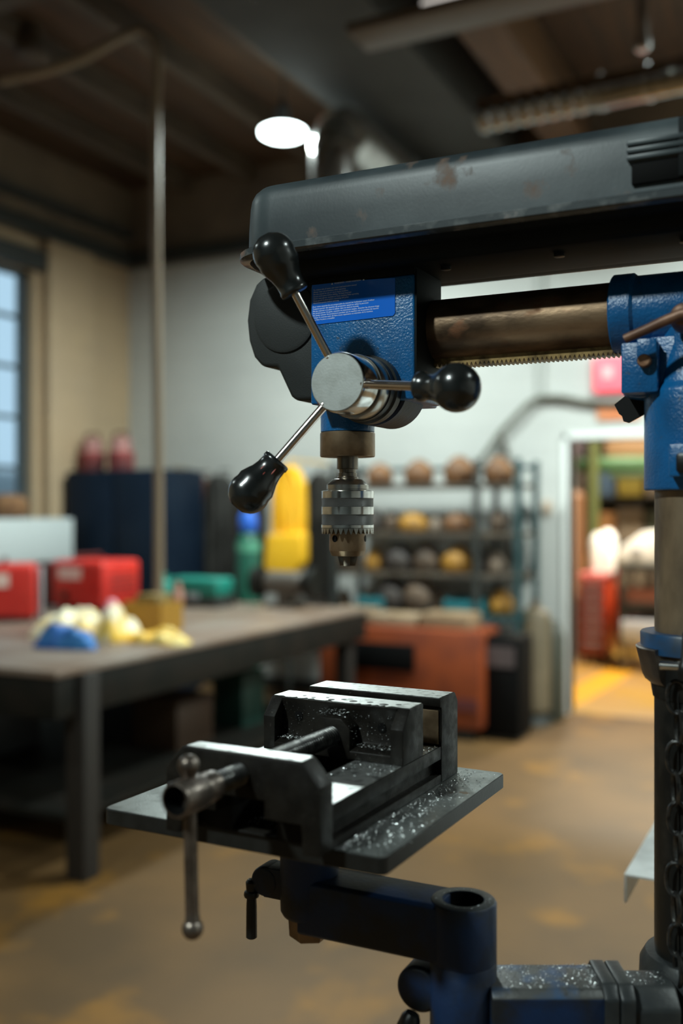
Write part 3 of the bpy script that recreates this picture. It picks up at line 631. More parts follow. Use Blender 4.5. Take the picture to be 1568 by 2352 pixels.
# ceiling clutter
tag(MB().box(-2.98, -2.18, -1.0, YB-.12, 4.20, 4.60).build('rectangular_duct', M['duct_paint'], bevel=.01), 'large dark grey rectangular duct running under the ceiling', 'duct')
tag(MB().box(-1.86, -1.60, 2.0, YB-.12, 4.16, 4.34).box(-1.80, -1.66, 2.0, YB-.12, 4.34, 4.60).build('timber_beam', M['wood'], bevel=.008), 'orange-brown timber beam under the ceiling beside the grey duct', 'beam')
fx = aty(815, 90, 4.32); t = thing('strip_light', (fx[0]+.9, 4.32, fx[2]), 'long strip light fixture hanging across the ceiling', 'light fixture')
MB().box(fx[0], fx[0]+1.9, 4.22, 4.46, fx[2]-.01, fx[2]+.035).build('reflector', mat('tan_fixture_enamel', (.10, .07, .045), .5), t, bevel=.006)
MB().cyl((fx[0]+.36, 4.30, fx[2]+.065), (fx[0]+1.7, 4.30, fx[2]+.065), .022, seg=16).build('tube', emis('strip_tube', (1, .93, .85), .9), t)  # lit tube with a weak glow of its own
for x in (.45, 1.5): MB().cyl((fx[0]+x, 4.36, fx[2]+.03), (fx[0]+x, 4.36, ZC), .008, seg=8).build('hanger', M['trim'], t)
# galvanised elbow duct: riser turning back towards the wall
ey = 5.55; e0 = aty(766, 400, ey); er = .145; top_ = aty(762, 305, ey)
pts = [(e0[0], ey, 3.30), (e0[0], ey, 3.5), (e0[0], ey, top_[2]-.16)]
for i in range(1, 9):
    g = R(90*i/8); pts.append((e0[0], ey+.24*(1-math.cos(g)), top_[2]-.16+.24*math.sin(g)))
pts += [(e0[0], ey+.8, top_[2]+.08), (e0[0], YB-.02, top_[2]+.08)]
t = thing('elbow_duct', (e0[0], ey, 3.3), 'galvanised round duct elbow behind the belt cover, turning to the back wall', 'duct')
MB().tube(pts, er, 32).build('duct_pipe', M['galv'], t, ang=20)
for p in (3, 6, 9, 11):
    q = MB(); q.tube([Vector(pts[p])+(Vector(pts[min(p+1, len(pts)-1)])-Vector(pts[p-1])).normalized()*s_ for s_ in (-.012, .012)], er+.008, 32)
    q.build('duct_seam', M['galv'], t)
# spiral duct at upper right
d0 = aty(1105, 268, 5.35); d1 = aty(1568, 172, 5.2)
M['foil'] = mat('dull_foil_duct', (.34, .33, .31), .16, 1, (.22, .21, .19), 30, 6, .4, .6, .5, 60)
t = thing('flexible_duct', (d0[0], 5.35, d0[2]), 'shiny silver round duct above the right end of the belt cover', 'duct')
A_, B_ = Vector(d0), Vector(d1); pts = []
Dv = (B_-A_)
for i in range(150):
    pts.append(A_+Dv*(i/149*1.9))
MB().tube(pts, lambda u: .088+(.006*math.sin(u*150*1.1) if u < .30 else 0), 28).build('duct_pipe', M['foil'], t, ang=70)
for k in range(6):
    q = MB(); q.tube([A_+Dv*(.62+k*.22), A_+Dv*(.63+k*.22)], .095, 28)
    q.build('duct_seam', M['galv'], t)
p0 = aty(1475, 118, 4.9)
t = tag(MB().lathe((p0[0], 4.9, p0[2]), (0, 0, 1), [(0, .024), (.01, .036), (.06, .036), (.075, .028), (ZC-p0[2], .028)], 20).build('drop_pipe', M['galv']), 'short bright steel pipe hanging from the ceiling at upper right', 'pipe')
# hose dropping to the bench
hx, hy = -3.635, 4.80; pts = []
tp0 = Vector((hx, hy, 4.36))
lf = [aty(0, 185, 4.3), aty(100, 165, 4.4), aty(190, 135, 4.5), aty(270, 90, 4.65), aty(320, 68, 4.75)]
pts = [Vector(p) for p in lf]+[Vector((hx-.02, hy, 4.37)), Vector((hx+.015, hy, 4.31)), Vector((hx+.02, hy, 4.2))]
z = 3.9
while z > .95: pts.append(Vector((hx+.02+.012*math.sin(z*1.3), hy, z))); z -= .3
pts.append(Vector((hx+.03, hy, .905)))
tag(MB().tube(pts, .028, 12).build('air_hose', mat('tan_rubber_hose', (.22, .16, .10), .55)), 'tan hose dropping from the ceiling to the bench', 'hose')
tag(MB().lathe((-4.55, 4.75, 4.40), (0, 0, 1), [(0, .06), (.02, .10), (.06, .11), (.22, .05)], 24).build('ceiling_fitting', M['joist']), 'small round brown fitting on the ceiling left of the hose', 'ceiling fitting')

# ================================================================== BENCH
M['benchtop'] = mat('worn_bench_top', (.19, .125, .088), .40, .1, (.25, .20, .165), 2.5, 8, .4, .65, .2, 40)
M['benchside'] = mat('dark_bench_steel', (.010, .010, .008), .6, .0, (.016, .013, .010), 6, 6, spec=.15)
BX0, BX1, BY0, BY1 = -5.25, -2.84, 3.10, 6.10
bn = thing('workbench', ((BX0+BX1)/2, (BY0+BY1)/2, 0), 'large dark steel workbench with worn top under the window side', 'workbench')
MB().box(BX0, BX1, BY0, BY1, .872, .90).build('bench_top', M['benchtop'], bn, bevel=.004)
MB().box(BX0+.01, BX1-.01, BY0+.01, BY0+.05, .70, .872).box(BX1-.05, BX1-.01, BY0+.05, BY1-.01, .70, .872).box(BX0+.01, BX0+.05, BY0+.05, BY1-.01, .70, .872).box(BX0+.05, BX1-.05, BY1-.05, BY1-.01, .70, .872).build('apron', M['benchside'], bn, bevel=.004)
M['benchleg'] = mat('brown_bench_leg', (.014, .010, .007), .7)
for x, y in ((BX1-.075, BY0+.14), (BX0+.06, BY0+.06), (BX1-.16, BY1-.18), (BX0+.06, BY1-.18)):
    MB().box(x, x+.10, y, y+.10, 0, .872).build('leg', M['benchleg'], bn, bevel=.004)
MB().box(BX0+.1, BX1-.1, BY0+.2, BY1-.2, .22, .25).build('lower_shelf', M['benchside'], bn)
cl = [mat('storage_black', (.01, .01, .012), .6), mat('storage_brown', (.05, .025, .012), .6), mat('storage_green', (.004, .035, .025), .6), mat('storage_grey', (.02, .02, .02), .6)]
under = [(-4.9, 3.7, .45, .5, .35, 0, 'black box on the bench shelf at far left'), (-4.2, 4.0, .4, .5, .30, 3, 'grey box in the middle of the bench shelf'), (-3.35, 4.6, .3, .35, .24, 1, 'brown box on the bench shelf near the front edge'), (-3.3, 5.2, .22, .25, .30, 2, 'small green box at the back end of the bench shelf')]
for x, y, a, b_, h_, ci, lb in under:
    t = thing('storage_box', (x, y, .25), lb, 'box')
    MB().box(x-a/2, x+a/2, y-b_/2, y+b_/2, .25, .25+h_).build('box_body', cl[ci], t, bevel=.008)
    MB().box(x-a/2-.008, x+a/2+.008, y-b_/2-.008, y+b_/2+.008, .25+h_, .275+h_).build('lid', cl[ci], t, bevel=.006)
# blue-grey mat/paint on the floor under the bench front
# welders on the bench
M['wred'] = mat('red_machine_enamel', (.62, .028, .018), .38, 0, (.50, .02, .015), 4, 4)
M['wlab'] = mat('pink_white_panel', (.85, .62, .55), .5)
M['wvent'] = mat('dark_red_vent', (.10, .02, .018), .6)
M['silver'] = mat('pale_side_panel', (.45, .47, .5), .4, .3)
def welder(name, x0, x1, y0, y1, h, label, darkleft=0.):
    z = .90; t = thing(name, ((x0+x1)/2, (y0+y1)/2, z), label, 'welding machine')
    MB().box(x0+darkleft, x1, y0, y1, z+.02, z+h).build('case', M['wred'], t, bevel=.03, seg=3)
    if darkleft: MB().box(x0, x0+darkleft-.005, y0+.01, y1, z+.02, z+h-.02).build('vent_panel', M['wvent'], t, bevel=.01)
    xm = x0+darkleft; w_ = x1-xm
    MB().box(xm+w_*.16, xm+w_*.60, y0-.006, y0, z+h*.62, z+h*.86).build('name_plate', M['wlab'], t)
    MB().cyl((xm+w_*.3, y0-.02, z+h*.3), (xm+w_*.3, y0, z+h*.3), .025, seg=16).build('control_knob', M['knob'], t)
    for k in range(4): MB().box(x1-.001, x1+.003, y0+.08, y1-.05, z+h*.35+k*.035, z+h*.35+k*.035+.012).build('vent_slot', M['wvent'], t)
    MB().tube([((x0+x1)/2, y0+.05, z+h-.01), ((x0+x1)/2, y0+.07, z+h+.03), ((x0+x1)/2, y1-.07, z+h+.03), ((x0+x1)/2, y1-.05, z+h-.01)], .009, 8).build('carry_handle', M['wvent'], t)
    for a in (x0+.04, x1-.04):
        for b_ in (y0+.05, y1-.05): MB().cyl((a, b_, z), (a, b_, z+.022), .015, seg=10).build('foot', M['knob'], t)
    return t
w1 = aty(-16, 1440, 4.42)
t = welder('welding_machine', w1[0]-.19, w1[0]+.19, 4.30, 4.72, .335, 'red welding machine at the left edge of the photo on the bench')
t.rotation_euler.z = R(42)
welder('welding_machine', -4.86, -4.28, 5.10, 5.50, .33, 'red welding machine with dark left panel, second from left on the bench', .14)
w2 = aty(92, 1432, 4.60)
t = tag(MB().box(w2[0]-.02, w2[0]+.02, 4.585, 4.61, .90, 1.225).build('steel_strip', M['silver'], bevel=.004), 'narrow pale steel strip standing on the bench between the two red welders', 'strip')
# blobs
def cloth(name, m, c_, rx, ry, h_, seed, label, cat, amp=.35, ln=48):
    vs_ = []; fs = []; n = 14; rnd = random.Random(seed)
    for i in range(n+1):
        u = i/n
        for k in range(ln):
            g = 2*math.pi*k/ln; rad = u**.8*(1+amp*noise.noise(Vector((math.cos(g)*1.3+seed, math.sin(g)*1.3, seed*.7))))
            x = rx*rad*math.cos(g); y = ry*rad*math.sin(g)
            zz = h_*(1-u**2.2)*(1+.9*noise.noise(Vector((x*14+seed*3, y*14, seed))))+.012*(1 if u < .97 else 0)
            zz += .25*h_*noise.noise(Vector((x*40, y*40, seed)))*(1-u)
            vs_.append((c_[0]+x, c_[1]+y, c_[2]+max(.003, zz)))
    for i in range(n):
        for k in range(ln): fs.append((i*ln+k, i*ln+(k+1) % ln, (i+1)*ln+(k+1) % ln, (i+1)*ln+k))
    vs_ += [(c_[0]+(p[0]-c_[0])*.97, c_[1]+(p[1]-c_[1])*.97, c_[2]) for p in vs_[n*ln:(n+1)*ln]]
    for k in range(ln): fs.append((n*ln+k, n*ln+(k+1) % ln, (n+1)*ln+(k+1) % ln, (n+1)*ln+k))
    fs.append(tuple(range((n+2)*ln-1, (n+1)*ln-1, -1)))
    q = MB(); q.add(vs_, fs); return tag(q.build(name, m, ang=80), label, cat)
M['yel'] = mat('yellow_cloth', (.85, .47, .03), .6, 0, (.80, .62, .22), 9, 5, .45, .6)
M['cream'] = mat('cream_cloth', (.88, .80, .58), .6, 0, (.85, .52, .05), 10, 5, .45, .6)
M['bluec'] = mat('blue_cloth', (.02, .12, .42), .6, 0, (.03, .20, .50), 12, 4)
M['pink'] = mat('pale_pink_cloth', (.75, .35, .42), .6)
def bp(px, py): return atz(px, py, .90)
a = bp(175, 1462); cloth('work_glove', M['cream'], a, .24, .17, .10, 2, 'crumpled cream and yellow work glove behind the blue cloth on the bench', 'glove')
a = bp(150, 1487); cloth('blue_cloth', M['bluec'], a, .17, .10, .085, 5, 'folded blue cloth at the front left edge of the bench', 'cloth')
a = bp(262, 1470); cloth('yellow_cloth', M['cream'], a, .13, .14, .12, 8, 'yellow and white rag between the blue cloth and the gold box', 'cloth')
a = bp(355, 1482); cloth('yellow_cloth', M['yel'], (a[0]-.02, a[1]+.08, a[2]), .17, .10, .05, 12, 'bright yellow rag hanging at the bench front edge', 'cloth')
a = bp(258, 1432); cloth('pink_rag', M['pink'], a, .09, .08, .12, 15, 'small pink rag in front of the second red welder', 'cloth')
a = bp(352, 1448); t = thing('open_box', (a[0], a[1], .9), 'gold-brown open box behind the yellow rag on the bench', 'box')
M['gold'] = mat('gold_brown_board', (.36, .18, .015), .5)
q = MB(); q.box(a[0]-.12, a[0]+.12, a[1]-.10, a[1]+.10, .90, .91)
for s_ in (-1, 1): q.box(a[0]+s_*.12-.005, a[0]+s_*.12+.005, a[1]-.1, a[1]+.1, .91, 1.06).box(a[0]-.115, a[0]+.115, a[1]+s_*.1-.005, a[1]+s_*.1+.005, .91, 1.06)
q.build('box_body', M['gold'], t); MB().box(a[0]-.07, a[0]+.08, a[1]-.07, a[1]+.07, .912, 1.10).build('insert', mat('dark_gold_insert', (.2, .13, .03), .5), t, bevel=.01)
# green rolled bundle, grey grinder
M['teal'] = mat('teal_green_plastic', (.01, .20, .15), .45)
a = bp(465, 1392); t = thing('green_toolbox', (a[0], a[1], .9), 'teal green tool case at the far edge of the bench', 'tool case')
MB().box(a[0]-.22, a[0]+.20, a[1]-.12, a[1]+.1, .90, .97).build('case_base', M['trim'], t, bevel=.01)
MB().box(a[0]-.22, a[0]+.20, a[1]-.12, a[1]+.1, .975, 1.10).build('case_lid', M['teal'], t, bevel=.025, seg=3)
MB().box(a[0]-.05, a[0]+.05, a[1]-.135, a[1]-.12, .96, 1.0).build('clasp', M['silver'], t)
a = bp(375, 1400); t = tag(MB().lathe((a[0], a[1], .9), (0, 0, 1), [(0, .05), (.10, .055), (.12, .07), (.18, .06), (.20, .03), (.24, .03)], 24).build('teal_canister', M['teal']), 'dark teal squat canister left of the green tool case', 'canister')
a = bp(408, 1408); t = tag(MB().lathe((a[0], a[1], .9), (0, 0, 1), [(0, .035), (.14, .035), (.16, .02), (.20, .02)], 20).build('brown_bottle', mat('pinkish_brown_plastic', (.36, .17, .12), .5)), 'pinkish brown bottle on the bench behind the gold box', 'bottle')
a = bp(655, 1396); t = thing('bench_grinder', (a[0], a[1], .9), 'grey-brown grinder at the far right end of the bench', 'grinder')
gm = mat('grey_brown_iron', (.10, .085, .07), .5, .3)
MB().box(a[0]-.11, a[0]+.11, a[1]-.09, a[1]+.09, .90, .93).build('base', gm, t, bevel=.01)
MB().lathe((a[0]-.14, a[1], 1.07), (1, 0, 0), [(0, .06), (.02, .08), (.26, .08), (.28, .06)], 32).build('motor', gm, t)
for s_ in (-.24, .18): MB().lathe((a[0]+s_, a[1], 1.07), (1, 0, 0), [(0, .10), (.005, .105), (.055, .105), (.06, .10)], 32).build('wheel_guard', M['benchside'], t)
MB().box(a[0]-.04, a[0]+.04, a[1]-.05, a[1]+.05, .93, 1.02).build('pedestal', gm, t)
# ================================================================== BACK OF THE SHOP
def box_px(px0, px1, py0, py1, Y): a = aty(px0, py0, Y); b_ = aty(px1, py1, Y); return a[0], b_[0], b_[2], a[2]
x0, x1, z0, z1 = box_px(150, 378, 1082, 1300, 6.55)
t = thing('steel_cabinet', ((x0+x1)/2, 6.8, 0), 'tall dark navy cabinet behind the red welders', 'cabinet')
nv = mat('navy_cabinet_enamel', (.004, .010, .021), .5, 0, (.006, .013, .025), 4, 4, spec=.15)
MB().box(x0, x1, 6.57, 7.1, .06, z1).build('body', nv, t, bevel=.01)
for k in (0, 1):
    d_ = MB().box(x0+.01+k*(x1-x0)/2, x0+(k+1)*(x1-x0)/2-.01, 6.55, 6.57, .1, z1-.03).build('door', nv, t, bevel=.004)
    MB().box((x0+x1)/2-.05+k*.08, (x0+x1)/2-.03+k*.08, 6.53, 6.55, 1.0, 1.15).build('handle', M['silver'], d_)
MB().box(x0+.03, x1-.03, 6.6, 7.07, 0, .06).build('plinth', M['trim'], t)
rm = mat('dull_red_paint', (.30, .05, .045), .5, 0, (.10, .02, .02), 9, 5, .45, .55)
for i, (pc, lb) in enumerate(((212, 'red and black round canister on the navy cabinet, left of the pair'), (278, 'red and black round canister on the navy cabinet, right of the pair'))):
    xc = aty(pc, 1080, 6.8)[0]; t = thing('red_canister', (xc, 6.8, z1), lb, 'canister', None)
    MB().lathe((xc, 6.8, z1), (0, 0, 1), [(0, .11), (.16, .115), (.17, .10)], 28).build('canister_body', rm, t)
    MB().lathe((xc, 6.8, z1+.17), (0, 0, 1), [(0, .10), (.02, .085), (.10, .09), (.12, .05)], 28).build('canister_cap', mat('pale_red_cap', (.45, .22, .20), .5), t)
    MB().tube([(xc-.09, 6.8, z1+.2), (xc-.06, 6.8, z1+.33), (xc+.06, 6.8, z1+.33), (xc+.09, 6.8, z1+.2)], .012, 8).build('canister_handle', M['wvent'], t)
# white radiator below the window and brown basket
t = thing('radiator', (XL+.2, 5.9, .4), 'white ribbed radiator cabinet against the window wall', 'radiator')
wp = mat('white_radiator_paint', (.55, .60, .60), .5)
MB().box(XL+.10, XL+.42, 4.9, 6.35, 1.16, 1.50).build('top_case', wp, t, bevel=.01)
q = MB()
for k in range(18): q.box(XL+.12, XL+.38, 4.92+k*.08, 4.96+k*.08, .35, 1.15)
q.build('fins', wp, t, bevel=.004)
MB().box(XL+.12, XL+.16, 5.0, 5.1, 0, .36).box(XL+.12, XL+.16, 6.2, 6.3, 0, .36).build('feet', M['trim'], t)
MB().box(XL+.10, XL+.14, 4.9, 6.35, .4, 1.16).build('back_plate', wp, t)
bc = atx(15, 1170, XL+.25)
tag(MB().lathe((XL+.26, bc[1], 1.50), (0, 0, 1), [(0, .10), (.03, .15), (.12, .16), (.17, .12), (.19, .05)], 28).build('brown_sack', mat('brown_sacking', (.28, .14, .06), .8, 0, (.15, .07, .03), 12, 5)), 'round brown sack on the radiator under the window', 'sack')
# hanging coats (each hangs on the wall)
def drape(name, px0, px1, py0, py1, Y, m, label, cat='coat', seed=1, shoulder=.6, dep=.10, group=None):
    a = aty(px0, py0, Y); b_ = aty(px1, py1, Y); xc = (a[0]+b_[0])/2; w_ = (b_[0]-a[0])/2; zt, zb = a[2], b_[2]; loops = []
    for i in range(15):
        u = i/14; ww = w_*(shoulder+(1-shoulder)*min(1, u*3.5)**.6) if i else w_*.18
        loops.append([(xc+ww*math.cos(2*math.pi*k/40)*(1+.05*math.sin(u*5+seed)), Y+.02+dep*math.sin(2*math.pi*k/40)*(1+.35*math.sin(k*1.9+seed+u*2)), zt+(zb-zt)*u) for k in range(40)])
    q = MB().loft(loops); q.tube([(xc, Y+.02, zt-.01), (xc, Y+.03, zt+.05), (xc, YB-.03, zt+.05)], .008, 8)
    return tag(q.build(name, m, ang=70), label, cat, group)
ck = lambda n, c_: mat(n, c_, .8, 0, tuple(v*.6 for v in c_), 6, 4)
drape('hanging_coat', 376, 412, 1088, 1330, 7.35, ck('mustard_cloth', (.22, .13, .02)), 'narrow mustard cloth hanging right of the navy cabinet', seed=1)
drape('hanging_coat', 400, 440, 1092, 1340, 7.40, ck('black_cloth', (.012, .012, .012)), 'black coat hanging beside the mustard cloth', seed=3)
drape('hanging_coat', 430, 472, 1096, 1330, 7.35, ck('rust_cloth', (.11, .035, .015)), 'rust-red coat hanging between two dark coats', seed=2)
drape('hanging_coat', 468, 536, 1092, 1340, 7.38, ck('charcoal_cloth', (.028, .026, .022)), 'wide charcoal coat hanging left of the green cylinder', seed=5)
drape('hanging_coat', 528, 606, 1098, 1340, 7.44, ck('dark_brown_cloth', (.022, .017, .013)), 'dark brown coat hanging behind the green cylinder', seed=6)
drape('hanging_coat', 700, 765, 1088, 1370, 7.40, ck('brown_black_cloth', (.024, .020, .015)), 'dark coat hanging right of the yellow apron', seed=7)
M['apron'] = mat('yellow_apron_cloth', (.86, .46, .012), .55, 0, (.80, .42, .01), 4, 4)
a = drape('yellow_jacket', 625, 700, 1072, 1225, 6.9, M['apron'], 'bright yellow jacket hanging behind the green gas cylinder, above yellow trousers', 'jacket', 4, .35, .09)
def post(px, Y, ztop, label):
    xc = aty(px, 1200, Y)[0]
    return tag(MB().lathe((xc, Y, 0), (0, 0, 1), [(0, .16), (.02, .16), (.04, .02), (ztop, .02)], 16).build('coat_stand', M['trim'], bevel=0), label, 'coat stand')
post(664, 6.99, 1.93, 'thin black stand carrying the yellow jacket')
q = MB(); Y = 6.85
a = [aty(p[0], p[1], Y) for p in ((618, 1228), (703, 1222), (704, 1290), (672, 1330), (640, 1356), (604, 1352), (612, 1300))]
q.prism([(p[0], p[2]) for p in a], 'y', Y-.06, Y+.06)
tag(q.build('yellow_trousers', M['apron'], bevel=.03, seg=4), 'bright yellow trousers draped below the yellow jacket', 'trousers')
# green gas cylinder with blue cap
xc = aty(570, 1200, 6.35)[0]; t = thing('gas_cylinder', (xc, 6.35, 0), 'dark green gas cylinder with blue cap behind the bench', 'gas cylinder')
MB().lathe((xc, 6.35, 0), (0, 0, 1), [(0, .085), (.02, .092), (1.30, .092), (1.38, .07), (1.41, .04)], 32).build('cylinder_body', mat('bottle_green_paint', (.006, .085, .052), .4), t)
MB().lathe((xc, 6.35, 1.40), (0, 0, 1), [(0, .06), (.03, .072), (.12, .068), (.16, .04)], 28).build('cap', mat('bright_blue_cap', (.02, .12, .55), .4), t)
MB().lathe((xc, 6.35, 1.26), (0, 0, 1), [(0, .0935), (.06, .0935)], 28).build('label_band', mat('pale_green_band', (.10, .35, .22), .5), t)
# shelving rack with castings
SY0, SY1 = 6.85, 7.35
sx0 = aty(765, 1100, SY0)[0]; sx1 = aty(1188, 1100, SY0)[0]; sxm = aty(1092, 1100, SY0)[0]
t = thing('shelving_rack', ((sx0+sx1)/2, 7.1, 0), 'teal steel shelving rack of brown metal parts at the white back wall', 'shelving')
tl = mat('teal_grey_steel', (.010, .045, .05), .5); shelfm = mat('dusty_shelf', (.10, .075, .05), .6, 0, (.05, .04, .03), 8, 4)
for x in (sx0, sxm, sx1):
    for y in (SY0, SY1-.04): MB().box(x-.02, x+.02, y, y+.04, 0, 1.93).build('post', M['trim'] if x != sx1 else tl, t)
zs = [1.90, 1.755, 1.40, 1.10, .80]
for i, z in enumerate(zs):
    MB().box(sx0, sx1, SY0+.01 if i else SY1-.08, SY1, z-.03, z).build('shelf', tl if i in (0, 4) else shelfm, t, bevel=.003)
br_ = [mat('rusty_brown_iron', (.20, .085, .025), .6, 0, (.10, .045, .02), 14, 5), mat('ochre_iron', (.42, .20, .02), .6, 0, (.25, .12, .02), 12, 5), mat('grey_brown_casting', (.12, .075, .045), .6, 0, (.05, .035, .025), 14, 5), mat('pale_casting', (.27, .20, .145), .6, 0, (.15, .11, .08), 14, 5), mat('black_brown_casting', (.04, .03, .025), .6), tl]
def casting(px, zb, r, h_, ci, label, cat='metal part', Y=7.0):
    xc = aty(px, 1176, Y)[0]
    q = MB().lathe((xc, Y, zb), (0, 0, 1), [(0, r*.75), (h_*.08, r*.95), (h_*.45, r), (h_*.7, r*.85), (h_*.9, r*.5), (h_, r*.22)], 24)
    return tag(q.build('round_casting', br_[ci], ang=60), label, cat)
rows = [(1.755, [(872, .105, .17, 0), (962, .115, .19, 0), (1055, .12, .21, 0), (1145, .11, .20, 0), (800, .09, .15, 4)], 'top shelf'),
        (1.40, [(950, .12, .15, 1), (1052, .115, .15, 0), (1000, .05, .12, 3), (850, .11, .17, 4), (1145, .07, .17, 2), (900, .06, .16, 2), (795, .08, .2, 4)], 'second shelf'),
        (1.10, [(1050, .12, .20, 1), (982, .11, .22, 2), (1140, .07, .16, 3), (860, .08, .17, 1), (918, .12, .21, 4), (800, .10, .20, 2), (1103, .06, .20, 4)], 'third shelf'),
        (.80, [(845, .07, .17, 3), (905, .13, .26, 4), (965, .14, .28, 2), (1150, .09, .19, 1), (790, .06, .15, 2), (1015, .06, .18, 2)], 'lowest shelf')]
cname = {0: 'rust-brown', 1: 'ochre yellow', 2: 'grey-brown', 3: 'pale tan', 4: 'blackish brown'}
for z, items, nm in rows:
    order = sorted(items)
    for (px, r, h_, ci) in items:
        k = order.index((px, r, h_, ci)); o_ = ['first', 'second', 'third', 'fourth', 'fifth', 'sixth', 'seventh'][k]
        o = casting(px, z, r, h_, ci, '%s rounded metal part on the %s, %s from the left' % (cname[ci], nm, o_)); o['group'] = 'metal parts on the shelving rack'
for px0, px1, lb in ((1022, 1110, 'teal bin on the lowest shelf, nearer the post'), (825, 885, 'teal bin on the lowest shelf, nearer the coats')):
    x0, x1, _, _ = box_px(px0, px1, 1350, 1390, 6.9)
    tag(MB().box(x0, x1, 6.86, 6.90, .80, .90).box(x0, x0+.01, 6.9, 7.2, .80, .92).box(x1-.01, x1, 6.9, 7.2, .80, .92).box(x0, x1, 7.19, 7.2, .80, .92).box(x0, x1, 6.9, 7.2, .80, .81).build('parts_bin', mat('teal_bin', (.015, .13, .15), .45), bevel=.003), lb, 'bin', 'teal parts bins')
# white boxes sitting in front of the rack: orange machine with tan boxes
x0, x1, z0, z1 = box_px(728, 1100, 1432, 1700, 6.35)
t = thing('orange_cabinet', ((x0+x1)/2, 6.6, 0), 'low orange steel cabinet with dark grille between bench and wall', 'cabinet')
om = mat('orange_red_enamel', (.235, .044, .009), .5, 0, (.16, .03, .009), 5, 5)
MB().box(x0, x1, 6.37, 6.80, .08, z1).build('body', om, t, bevel=.02)
a = box_px(795, 950, 1472, 1545, 6.35); MB().box(a[0], a[1], 6.350, 6.372, a[2], a[3]).build('opening', M['hole'], t, bevel=.01)  # raised black panel painting the dark inside an opening
a = box_px(728, 1095, 1602, 1610, 6.35); MB().box(a[0], a[1], 6.360, 6.372, a[2], a[3]).build('seam', M['wvent'], t)
MB().box(x0+.08, x1-.08, 6.42, 6.75, 0, .08).build('plinth', M['trim'], t)
for px0, px1, h_, c_, lb in ((760, 845, .10, (.24, .165, .10), 'tan carton on the orange cabinet, left end'), (852, 960, .075, (.30, .21, .13), 'low pale carton on the orange cabinet, middle'), (970, 1080, .10, (.26, .17, .095), 'tan carton on the orange cabinet, right end')):
    a = box_px(px0, px1, 1400, 1430, 6.5)
    tt = thing('carton', ((a[0]+a[1])/2, 6.58, z1), lb, 'carton', None)
    MB().box(a[0], a[1], 6.45, 6.74, z1, z1+h_).build('box', mat('carton_board', c_, .7), tt, bevel=.004)
    MB().box((a[0]+a[1])/2-.02, (a[0]+a[1])/2+.02, 6.448, 6.742, z1+h_, z1+h_+.002).build('tape', mat('tape', (.3, .2, .1), .4), tt)
# black machine, tan tank, dark tank
x0, x1, z0, z1 = box_px(1108, 1192, 1462, 1700, 6.5)
t = thing('black_cabinet', ((x0+x1)/2, 6.7, 0), 'black box cabinet to the right of the orange cabinet', 'cabinet')
MB().box(x0, x1, 6.5, 6.83, .03, z1).build('body', M['hole'], t, bevel=.01); MB().box(x0+.03, x1-.03, 6.495, 6.505, z1-.2, z1-.06).build('panel', mat('dim_mauve_panel', (.08, .06, .06), .5), t)
MB().box(x0+.02, x1-.02, 6.53, 6.80, 0, .03).build('plinth', M['trim'], t)
xc = aty(1228, 1500, 7.2)[0]; t = thing('tan_tank', (xc, 7.2, 0), 'beige upright tank against the back wall beside the doorway', 'tank')
tm = mat('beige_tank_paint', (.16, .120, .072), .5, 0, (.11, .085, .05), 4, 5)
MB().lathe((xc, 7.2, .06), (0, 0, 1), [(0, .08), (.04, .115), (.70, .12), (.76, .10), (.79, .04)], 32).build('tank_body', tm, t)
MB().lathe((xc, 7.2, 0), (0, 0, 1), [(0, .13), (.06, .11)], 32).build('foot_ring', M['trim'], t)
MB().cyl((xc, 7.2, .84), (xc, 7.2, .90), .03, seg=16).build('valve', M['brass'], t)
xc = aty(1272, 1500, 7.35)[0]
tag(MB().lathe((xc, 7.35, 0), (0, 0, 1), [(0, .07), (.02, .08), (.62, .08), (.70, .05), (.74, .02)], 28).build('dark_tank', mat('olive_tank', (.05, .05, .035), .5)), 'slim dark olive tank squeezed between beige tank and doorway', 'tank')
# hand wheel/grey hose coil hanging at the rack's end
xc = aty(1205, 1200, 7.45)[0]; q = MB()
for k in range(4): q.tube([(xc+(.085-.012*k)*math.cos(g*.2618), 7.45+.02*k, 1.30+(.30-.03*k)*math.sin(g*.2618)) for g in range(24)], .011, 8, closed=True)
q.cyl((xc, 7.40, 1.56), (xc, YB, 1.56), .012)
tag(q.build('coiled_cable', mat('grey_cable', (.20, .21, .20), .5)), 'coil of grey cable hanging on the wall right of the shelving', 'cable')
# wall cable
pts = [aty(p[0], p[1], YB-.05) for p in ((1092, 1072), (1120, 1035), (1150, 992), (1185, 955), (1215, 925), (1240, 912), (1290, 912), (1340, 922), (1400, 926), (1480, 922), (1560, 915))]
tag(MB().tube(pts, .021, 10).build('wall_cable', mat('grey_green_cable', (.13, .13, .10), .6)), 'thick grey-green cable curving along the white back wall', 'cable')
pts = [aty(p[0], p[1], YB-.05) for p in ((1150, 1000), (1160, 1030), (1168, 1075), (1160, 1110))]
tag(MB().tube(pts, .018, 8).build('wall_cable', mat('dark_cable', (.09, .08, .06), .6)), 'short dark cable end dangling from the curved wall cable', 'cable')
pts = [(aty(1240, 900, YB-.04)[0], YB-.04, z) for z in (2.43, 2.8, 3.3, 3.86)]
tag(MB().tube(pts, .013, 10).build('wall_conduit', mat('pale_conduit', (.50, .52, .49), .5)), 'pale vertical conduit running up the white wall', 'conduit')
